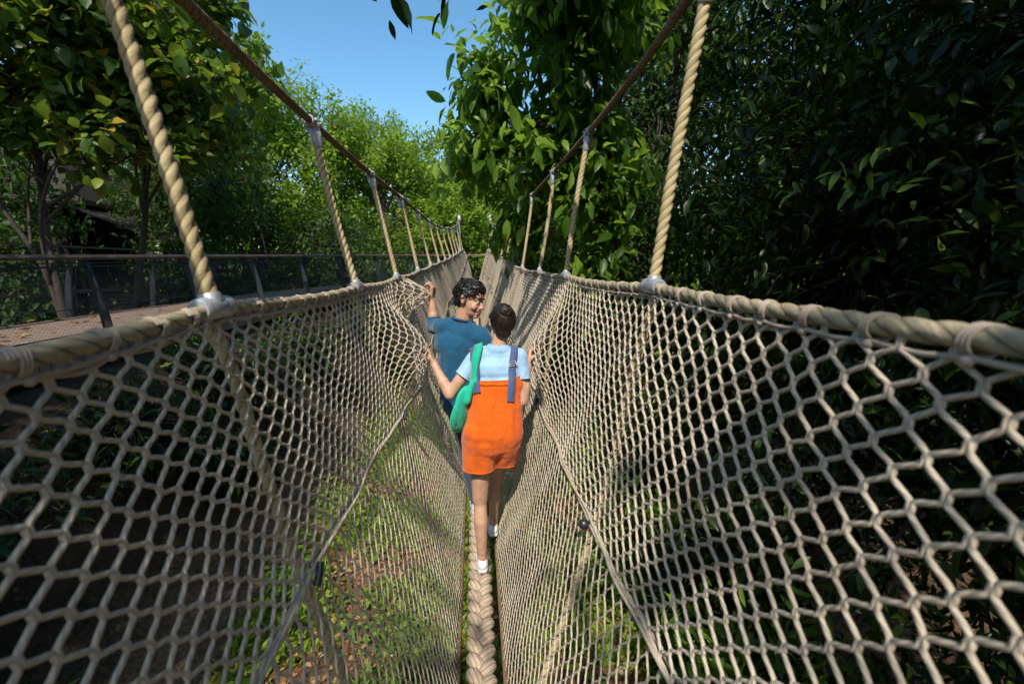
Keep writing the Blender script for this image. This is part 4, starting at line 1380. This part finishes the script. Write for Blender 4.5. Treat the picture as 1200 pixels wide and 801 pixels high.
b.capsule((.08, 2.70, -.90), (.09, 2.725, -.74), .078, .08); b.capsule((.13, 2.70, -.90), (.16, 2.725, -.74), .078, .08)
b.capsule((.07, 2.735, -.69), (.18, 2.735, -.69), .078, .078)
b.capsule(shL + [.03, 0, .005], shR + [-.03, 0, .005], .05, .05)
b.capsule(neck + [-.004, -.01, -.03], hdc + [0, -.015, -.05], .050, .047)
b.capsule(neck + [-.06, 0, -.035], neck + [.06, 0, -.035], .034, .034)
for sh, el, wr in ((shL, elL, wrL), (shR, elR, wrR)):
    b.capsule(sh, el, .046, .035); b.capsule(el, wr, .036, .0235)
    b.capsule(el, el * .6 + wr * .4, .036, .0355)
hand(b, wrL, (-.30, .30, .85), (-1, .25, -.15), (.3, -.9, .1), .94, (40, 60, 40))
hand(b, wrR, (.10, .38, .75), (1, .2, -.1), (-.3, -.9, .1), .94, (45, 60, 40))
for hp, kn, an in ((hipL, knL, anL), (hipR, knR, anR)):
    b.capsule(hp, kn, .082, .050); b.capsule(kn, an, .046, .031)
    cf = kn * .66 + an * .34 + [0, -.018, 0]
    b.capsule(kn + [0, -.006, -.03], cf, .040, .047); b.capsule(cf, an + [0, -.004, .05], .047, .031)
    b.capsule(an, an + [0, .0, -.055], .031, .030); b.capsule(an + [0, 0, -.04], an + [0, .13, -.062], .028, .022)
R = frame((-.16, 1, -.10), (.06, 0, 1))
Lw = head_parts(b, hdc, R, .93, True)
put('body', fuse(b, .0042, 5), SKIN_W, W)
face_bits(W, Lw, R, .93)
# hair drawn up into a small bun
h = MB()
bl = lambda p, r: h.ball(Lw(*p), np.array(r) * .93, 18, 12, R)
bl((0, -.022, .038), (.080, .094, .088)); bl((0, -.045, -.005), (.073, .070, .075)); bl((0, -.056, -.062), (.054, .044, .05)); bl((0, -.105, .072), (.040, .032, .036))
hm = fuse(h, .005, 5)
hair = put('hair', hm, HAIR_W, W)
h = MB()
rg = np.random.default_rng(9)
bun = np.array([0, -.112, .074])
for k in range(190):
    a = rg.uniform(-1, 1)
    st = np.array([.079 * math.sin(a * 1.75), -.03 - .075 * math.cos(a * 1.75) + .01, -.085 + .11 * abs(a) ** 1.3 + rg.uniform(-.01, .02)])
    P = []
    for t in np.linspace(0, 1, 9):
        q = st * (1 - t) + bun * t
        v = (q - np.array([0, -.026, .020])); r = np.array([.082, .098, .108])
        v = v / np.sqrt(((v / r) ** 2).sum()) * (1.0 + .025 * math.sin(t * 9 + k))
        P.append(Lw(*(np.array([0, -.026, .020]) + v)))
    h.tube(np.array(P), np.linspace(.0042, .003, 9), 5, caps=False)
for k in range(26):
    th = np.linspace(0, 2 * PI * .9, 12) + rg.uniform(0, 6)
    ax = unit(rg.normal(size=3) + [0, 1.4, 0]); e1 = unit(np.cross(ax, [0, 0, 1.])); e2 = np.cross(ax, e1)
    rr = .033 + rg.uniform(-.004, .004)
    h.tube(np.array([Lw(*(bun + [0, .004, 0] + (e1 * math.cos(t) + e2 * math.sin(t)) * rr * [1.05, .85, 1])) for t in th]), .0048, 5, caps=False)
h.build('hair_strands', HAIR_W, hair)
# tee
b = MB()
b.capsule((.065, 2.73, -.70), (.185, 2.73, -.70), .102, .102)
b.capsule((.07, 2.70, -.88), (.15, 2.70, -.88), .098, .098)
b.capsule((.066, 2.715, -.79), (.180, 2.715, -.79), .107, .107)
b.capsule(shL + [.035, 0, .004], shR + [-.035, 0, .004], .060, .060)
b.capsule(neck + [-.07, -.005, -.028], neck + [.07, -.005, -.030], .043, .043); b.capsule(neck + [-.03, -.02, -.008], neck + [.03, -.02, -.008], .047, .047)
for sh, el in ((shL, elL), (shR, elR)):
    b.capsule(sh + (el - sh) * -.02, sh + (el - sh) * .62, .053, .056)
tee = fuse(b, .006, 6)
wrinkle(tee, .007, 11, 3)
cuts = [(neck + [.006, .0, .020], (.06, .12, 1), .2)]
for sh, el in ((shL, elL), (shR, elR)): cuts.append((sh + (el - sh) * .50, el - sh, .09))
trim(tee, cuts)
tee_b = bvh_of(tee)
tee_h = hems(tee)
tee_o = put('tee', tee, TEE, W)
[h_.build('hem', TEE, tee_o) for h_ in tee_h]
# dungaree shorts
b = MB()
b.capsule((.025, 2.645, -1.07), (.140, 2.65, -1.07), .122, .121)
b.capsule((.025, 2.645, -1.12), (.145, 2.66, -1.12), .122, .119)
b.capsule((.062, 2.678, -.92), (.160, 2.68, -.92), .119, .120)
b.capsule((.045, 2.665, -.99), (.150, 2.668, -.99), .119, .119)
for x_ in (.058, .108, .162): b.capsule((x_, 2.70, -.80), (x_ * 1.05 - .012, 2.652, -1.08), .113, .122)
b.capsule((.070, 2.712, -.78), (.178, 2.712, -.78), .115, .116)
b.capsule((.068, 2.725, -.70), (.180, 2.725, -.70), .107, .107)
b.capsule((.086, 2.66, -1.05), (.106, 2.69, -.86), .12, .112)
b.capsule(hipL + [-.010, 0, -.01], knL * .45 + hipL * .55 + [-.020, -.005, -.20], .117, .086)
b.capsule(hipR + [.012, 0, -.01], knR * .5 + hipR * .5 + [.018, .045, -.20], .113, .074)
du = fuse(b, .007, 16)
hemL = np.array([-.002, 2.655, -1.305]); hemR = np.array([.145, 2.78, -1.350])
wrinkle(du, .009, 7.5, 11, (1, 1, .5), lambda c: np.clip(.35 + (-.85 - c[:, 2]) * 2, .35, 1))
wrinkle(du, .006, 19, 5, (1, 1, .6))
trim(du, [((.1, 2.6, -.738), (-.03, -.20, 1), None), (hemL, (0, -.05, -1), .22), (hemR, (0, .12, -1), .20)])
du_b = bvh_of(du)
du_h = hems(du, .0035)
du_o = put('dungarees', du, ORANGE, W)
[h_.build('hem', ORANGE, du_o) for h_ in du_h]
# hem bands and waist top piping
mb = ribbon([(-.02, 2.60, -.745), (.03, 2.58, -.75), (.10, 2.575, -.748), (.17, 2.58, -.752), (.23, 2.60, -.752)], .012, [du_b], .004, .004)
mb.build('top_seam', ORANGE, du_o)
mb = ribbon([(.10, 2.5, -.77), (.095, 2.5, -.95), (.085, 2.5, -1.10), (.083, 2.5, -1.22)], .004, [du_b], .0015, .003, 40)
mb.build('back_seam', ORANGE, du_o)
# shoulder straps of the dungarees
for pts in ([(.232, 2.78, -.60), (.232, 2.735, -.545), (.226, 2.67, -.58), (.208, 2.62, -.70), (.194, 2.58, -.86)],
            [(-.020, 2.78, -.61), (-.022, 2.735, -.555), (-.020, 2.67, -.59), (-.014, 2.62, -.70), (-.006, 2.58, -.80)]):
    st = ribbon(pts, .045, [tee_b, du_b], .008, .005, 46).build('shoulder_strap', STRAP, du_o)
mb = MB()
bp = tee_b.find_nearest(Vector((.219, 2.63, -.635))); q = np.array(bp[0]) + np.array(bp[1]) * .014
RB = frame(np.array(bp[1]) * -1, (-.15, 0, 1))
for dz in (-.013, .0, .013): mb.capsule(q + RB @ np.array([-.022, 0, dz]), q + RB @ np.array([.022, 0, dz]), .003, .003, 8)
for dx in (-.022, .022): mb.capsule(q + RB @ np.array([dx, 0, -.014]), q + RB @ np.array([dx, 0, .014]), .003, .003, 8)
mb.build('strap_buckle', BUCKLE, du_o)
shoe(W, (.018, 2.575), (.020, 2.80), -1.995, WHITE, SOLE)
shoe(W, (.104, 2.945), (.092, 3.17), -1.990, WHITE, SOLE)

# ---- her bag -------------------------------------------------------------------------------------
bag = empty('shoulder_bag', (-.10, 2.64, -1.06), 'green canvas shoulder bag slung over the woman\'s left shoulder', 'bag')
b = MB()
rgm = frame((.55, .8, 0), (0.22, 0, 1))
c0 = np.array([-.084, 2.65, -.945])
b.ball(c0 + [-.002, 0, -.005], (.036, .128, .118), 24, 16, rgm)
b.ball(c0 + [.014, 0, .06], (.030, .105, .12), 24, 16, rgm)
b.capsule(c0 + [.022, -.045, .09], c0 + [.058, -.035, .20], .030, .016)
b.capsule(c0 + [.03, .065, .09], c0 + [.060, .055, .20], .028, .015)
bm_ = fuse(b, .006, 14)
wrinkle(bm_, .008, 13, 21, (1, 1, .35)); wrinkle(bm_, .003, 30, 4, (1, 1, .5))
pb = bvh_of(bm_)
pouch = put('pouch', bm_, GREEN, bag)
ang = np.linspace(-.3 * PI, 1.3 * PI, 40)
rim = np.array([c0 + rgm @ np.array([.0, .121 * math.cos(a_), -.005 - .111 * math.sin(a_)]) for a_ in ang])
sm = MB(); sm.tube(np.array([np.array(pb.find_nearest(Vector(q_))[0]) for q_ in rim]), .0035, 6); sm.build('edge_seam', GREEN, pouch)
pth = smoothpath([(-.022, 2.622, -.775), (-.020, 2.640, -.70), (-.004, 2.655, -.60), (.010, 2.685, -.553), (.012, 2.735, -.542), (.008, 2.79, -.57), (-.005, 2.81, -.65), (-.022, 2.76, -.76)], 50)
nr = []
for p in pth:
    hh = tee_b.find_nearest(Vector(p)); nr.append(np.array(hh[1]))
nr = unit(np.array(nr))
for _ in range(6): nr[1:-1] = unit(nr[:-2] + nr[1:-1] * 2 + nr[2:])
for k in range(50):
    hh = tee_b.find_nearest(Vector(pth[k])); d_ = np.dot(pth[k] - np.array(hh[0]), np.array(hh[1]))
    if d_ < .016 : pth[k] = np.array(hh[0]) + np.array(hh[1]) * .016
for _ in range(3): pth[1:-1] = (pth[:-2] + 2 * pth[1:-1] + pth[2:]) / 4
flat_strip(pth, nr, np.interp(np.arange(50), [0, 8, 42, 49], [.056, .05, .05, .056]), .008).build('bag_strap', GREEN, bag)

# ---- the man -------------------------------------------------------------------------------------
Mn = empty('person', (-.02, 3.40, -2.02), 'smiling man with short black hair and teal sweatshirt looking back over his shoulder', 'person', 'people crossing the rope bridge')
hpL, hpR = np.array([-.135, 3.20, -1.06]), np.array([.035, 3.23, -1.06])
kL, kR = np.array([-.085, 3.36, -1.50]), np.array([.050, 3.40, -1.50])
aL, aR = np.array([-.02, 3.30, -1.92]), np.array([.055, 3.62, -1.92])
sL, sR = np.array([-.228, 3.22, -.510]), np.array([.030, 3.135, -.565])
eL, eR = np.array([-.312, 3.40, -.530]), np.array([.125, 3.11, -.735])
wL, wR = np.array([-.330, 3.44, -.335]), np.array([.215, 3.29, -.715])
nk = np.array([-.110, 3.205, -.455]); hc = np.array([-.045, 3.20, -.312])
b = MB()
b.capsule((-.10, 3.20, -1.04), (.0, 3.22, -1.04), .11, .11)
b.capsule((-.06, 3.21, -1.02), (-.085, 3.22, -.72), .12, .125)
b.capsule((-.17, 3.22, -.62), (-.02, 3.20, -.64), .10, .10)
b.capsule(sL + [.03, 0, 0], sR + [-.03, 0, 0], .06, .06)
b.capsule(nk + [0, 0, -.04], hc + [-.015, .0, -.055], .060, .056)
for sh, el, wr in ((sL, eL, wL), (sR, eR, wR)):
    b.capsule(sh, el, .055, .042); b.capsule(el, wr, .042, .028); b.capsule(el, el * .6 + wr * .4, .043, .042)
hand(b, wL, (.18, -.05, .9), (-1, .3, .1), (.2, -.9, .1), 1.05, (45, 60, 40))
hand(b, wR, (.45, .85, -.05), (.2, 0, -1), (-.8, .4, .1), 1.05, (18, 25, 15))
for hp, kn, an in ((hpL, kL, aL), (hpR, kR, aR)):
    b.capsule(hp, kn, .088, .056); b.capsule(kn, an, .052, .036)
    b.capsule(an, an + [0, 0, -.05], .036, .034); b.capsule(an + [0, 0, -.04], an + [0, .14, -.06], .03, .024)
RM = frame((.86, -.46, -.20), (.10, .12, 1))
Lm = head_parts(b, hc, RM, 1.04)
put('body', fuse(b, .0042, 5), SKIN_M, Mn)
face_bits(Mn, Lm, RM, 1.04)
h = MB()
bl = lambda p, r: h.ball(Lm(*p), np.array(r) * 1.04, 18, 12, RM)
bl((0, -.028, .042), (.079, .088, .084)); bl((0, .035, .082), (.066, .058, .042)); bl((0, -.055, -.01), (.068, .052, .06))
bl((.066, -.005, .04), (.016, .045, .035)); bl((-.066, -.005, .04), (.016, .045, .035))
hm = fuse(h, .005, 4)
wrinkle(hm, .012, 42, 2, (1, 1, 1))
hair = put('hair', hm, HAIR, Mn)
h = MB()
locks(h, hc, RM, 1.04, 340, 4, lambda v, r: np.array([.3 * v[0], .9, .25]) + r.normal(size=3) * .55, .062, .0062,
      lambda v: (v[2] > .15 and v[1] < .72) or (v[1] < -.1 and v[2] > -.55))
locks(h, hc, RM, 1.1, 120, 8, lambda v, r: np.array([.5 * v[0], .8, .2]) + r.normal(size=3) * .6, .06, .007, lambda v: v[2] > .45 and v[1] < .75)
h.build('hair_locks', HAIR, hair)
# sweatshirt
b = MB()
b.capsule((-.175, 3.22, -.62), (-.015, 3.195, -.64), .128, .124)
for x_ in (-.155, -.085, -.015): b.capsule((x_, 3.212, -.63), (x_ * .85 - .006, 3.214, -1.04), .126, .136)
b.capsule((-.135, 3.215, -.95), (.0, 3.21, -.95), .135, .135)
b.capsule((-.13, 3.21, -1.05), (.01, 3.22, -1.05), .135, .135)
b.capsule(sL + [.03, 0, 0], sR + [-.03, 0, 0], .068, .068)
b.capsule(sL + [.02, 0, .0], nk + [-.01, 0, -.035], .066, .060); b.capsule(sR + [-.02, 0, .0], nk + [.01, 0, -.04], .066, .060)
b.capsule(nk + [-.06, 0, -.045], nk + [.06, -.01, -.05], .056, .056)
for sh, el, wr in ((sL, eL, wL), (sR, eR, wR)):
    b.capsule(sh, el, .072, .055)
    b.capsule(el, el * .62 + wr * .38, .054, .048)
sw = fuse(b, .007, 22)
wrinkle(sw, .008, 10, 31, (1, 1, .45)); wrinkle(sw, .005, 24, 8, (1, .6, .6))
cuts = [(nk + [.008, .0, .004], (.25, .05, 1), .14), ((-.06, 3.2, -1.14), (0, 0, -1), None)]
for el, wr in ((eL, wL), (eR, wR)): cuts.append((el + (wr - el) * .33, wr - el, .10))
trim(sw, cuts)
sw_h = hems(sw, .004)
sw_o = put('sweatshirt', sw, TEAL, Mn)
[h_.build('hem', TEAL, sw_o) for h_ in sw_h]
mb = MB()
th = np.linspace(0, 2 * PI, 25)
ax = unit(np.array([.25, .05, 1.])); e1 = unit(np.cross(ax, [0, 1., 0])); e2 = np.cross(ax, e1)
mb.tube(np.array([nk + [.006, 0, .004] + (e1 * math.cos(t) * .070 + e2 * math.sin(t) * .066) for t in th]), .009, 8, caps=False)
mb.build('collar', TEAL, Mn)
b = MB()
b.capsule((-.115, 3.20, -1.07), (.01, 3.22, -1.07), .122, .122)
for hp, kn, an in ((hpL, kL, aL), (hpR, kR, aR)):
    b.capsule(hp, kn, .100, .072); b.capsule(kn, an + [0, 0, .01], .072, .055)
jn = fuse(b, .007, 6)
wrinkle(jn, .010, 12, 44)
trim(jn, [(aL + [0, 0, .03], (0, 0, -1), .12), (aR + [0, 0, .03], (0, 0, -1), .12)])
put('jeans', jn, JEANS, Mn)
shoe(Mn, (-.02, 3.235), (-.03, 3.50), -1.995, WHITE, SOLE)
shoe(Mn, (.055, 3.555), (.06, 3.82), -1.990, WHITE, SOLE)
# ------------------------------------------------------------------ camera, light, sky
cam = bpy.data.cameras.new('camera')
co = bpy.data.objects.new('camera', cam)
COL.objects.link(co)
cam.sensor_width = 36
cam.lens = 533 / 1200 * 36
cam.clip_start = .02
cam.clip_end = 2000
co.location = (0, 0, 0)
co.rotation_euler = (math.radians(90 - 10.9), 0, math.radians(-4.55))
cam.dof.use_dof = True
cam.dof.focus_distance = 2.9
cam.dof.aperture_fstop = 2.8
sc.camera = co

SUN = unit(np.array([-.125, -.63, .767]))
sl = bpy.data.lights.new('sun', 'SUN')
sl.energy = 5.0
sl.angle = math.radians(.5)
sl.color = (1, .94, .84)
so = bpy.data.objects.new('sun', sl)
COL.objects.link(so)
so.rotation_euler = Vector(SUN).to_track_quat('Z', 'Y').to_euler()

w = bpy.data.worlds.new('World')
sc.world = w
w.use_nodes = True
nt = w.node_tree
sky = nt.nodes.new('ShaderNodeTexSky')
sky.sky_type = 'NISHITA'
sky.sun_disc = False
sky.sun_elevation = math.asin(SUN[2])
sky.sun_rotation = math.atan2(SUN[0], SUN[1])
sky.air_density = 1.0
sky.dust_density = 1.0
sky.ozone_density = 2.0
hs = nt.nodes.new('ShaderNodeHueSaturation')
hs.inputs['Saturation'].default_value = 1.2
hs.inputs['Value'].default_value = 1.42
hs.inputs['Hue'].default_value = .488
nt.links.new(sky.outputs[0], hs.inputs['Color'])
nt.links.new(hs.outputs[0], nt.nodes['Background'].inputs[0])
nt.nodes['Background'].inputs[1].default_value = .15

sc.view_settings.view_transform = 'Standard'
sc.view_settings.look = 'None'
sc.view_settings.exposure = 0
sc.view_settings.gamma = 1
sc.cycles.max_bounces = 6
sc.cycles.transparent_max_bounces = 8
sc.cycles.use_denoising = True
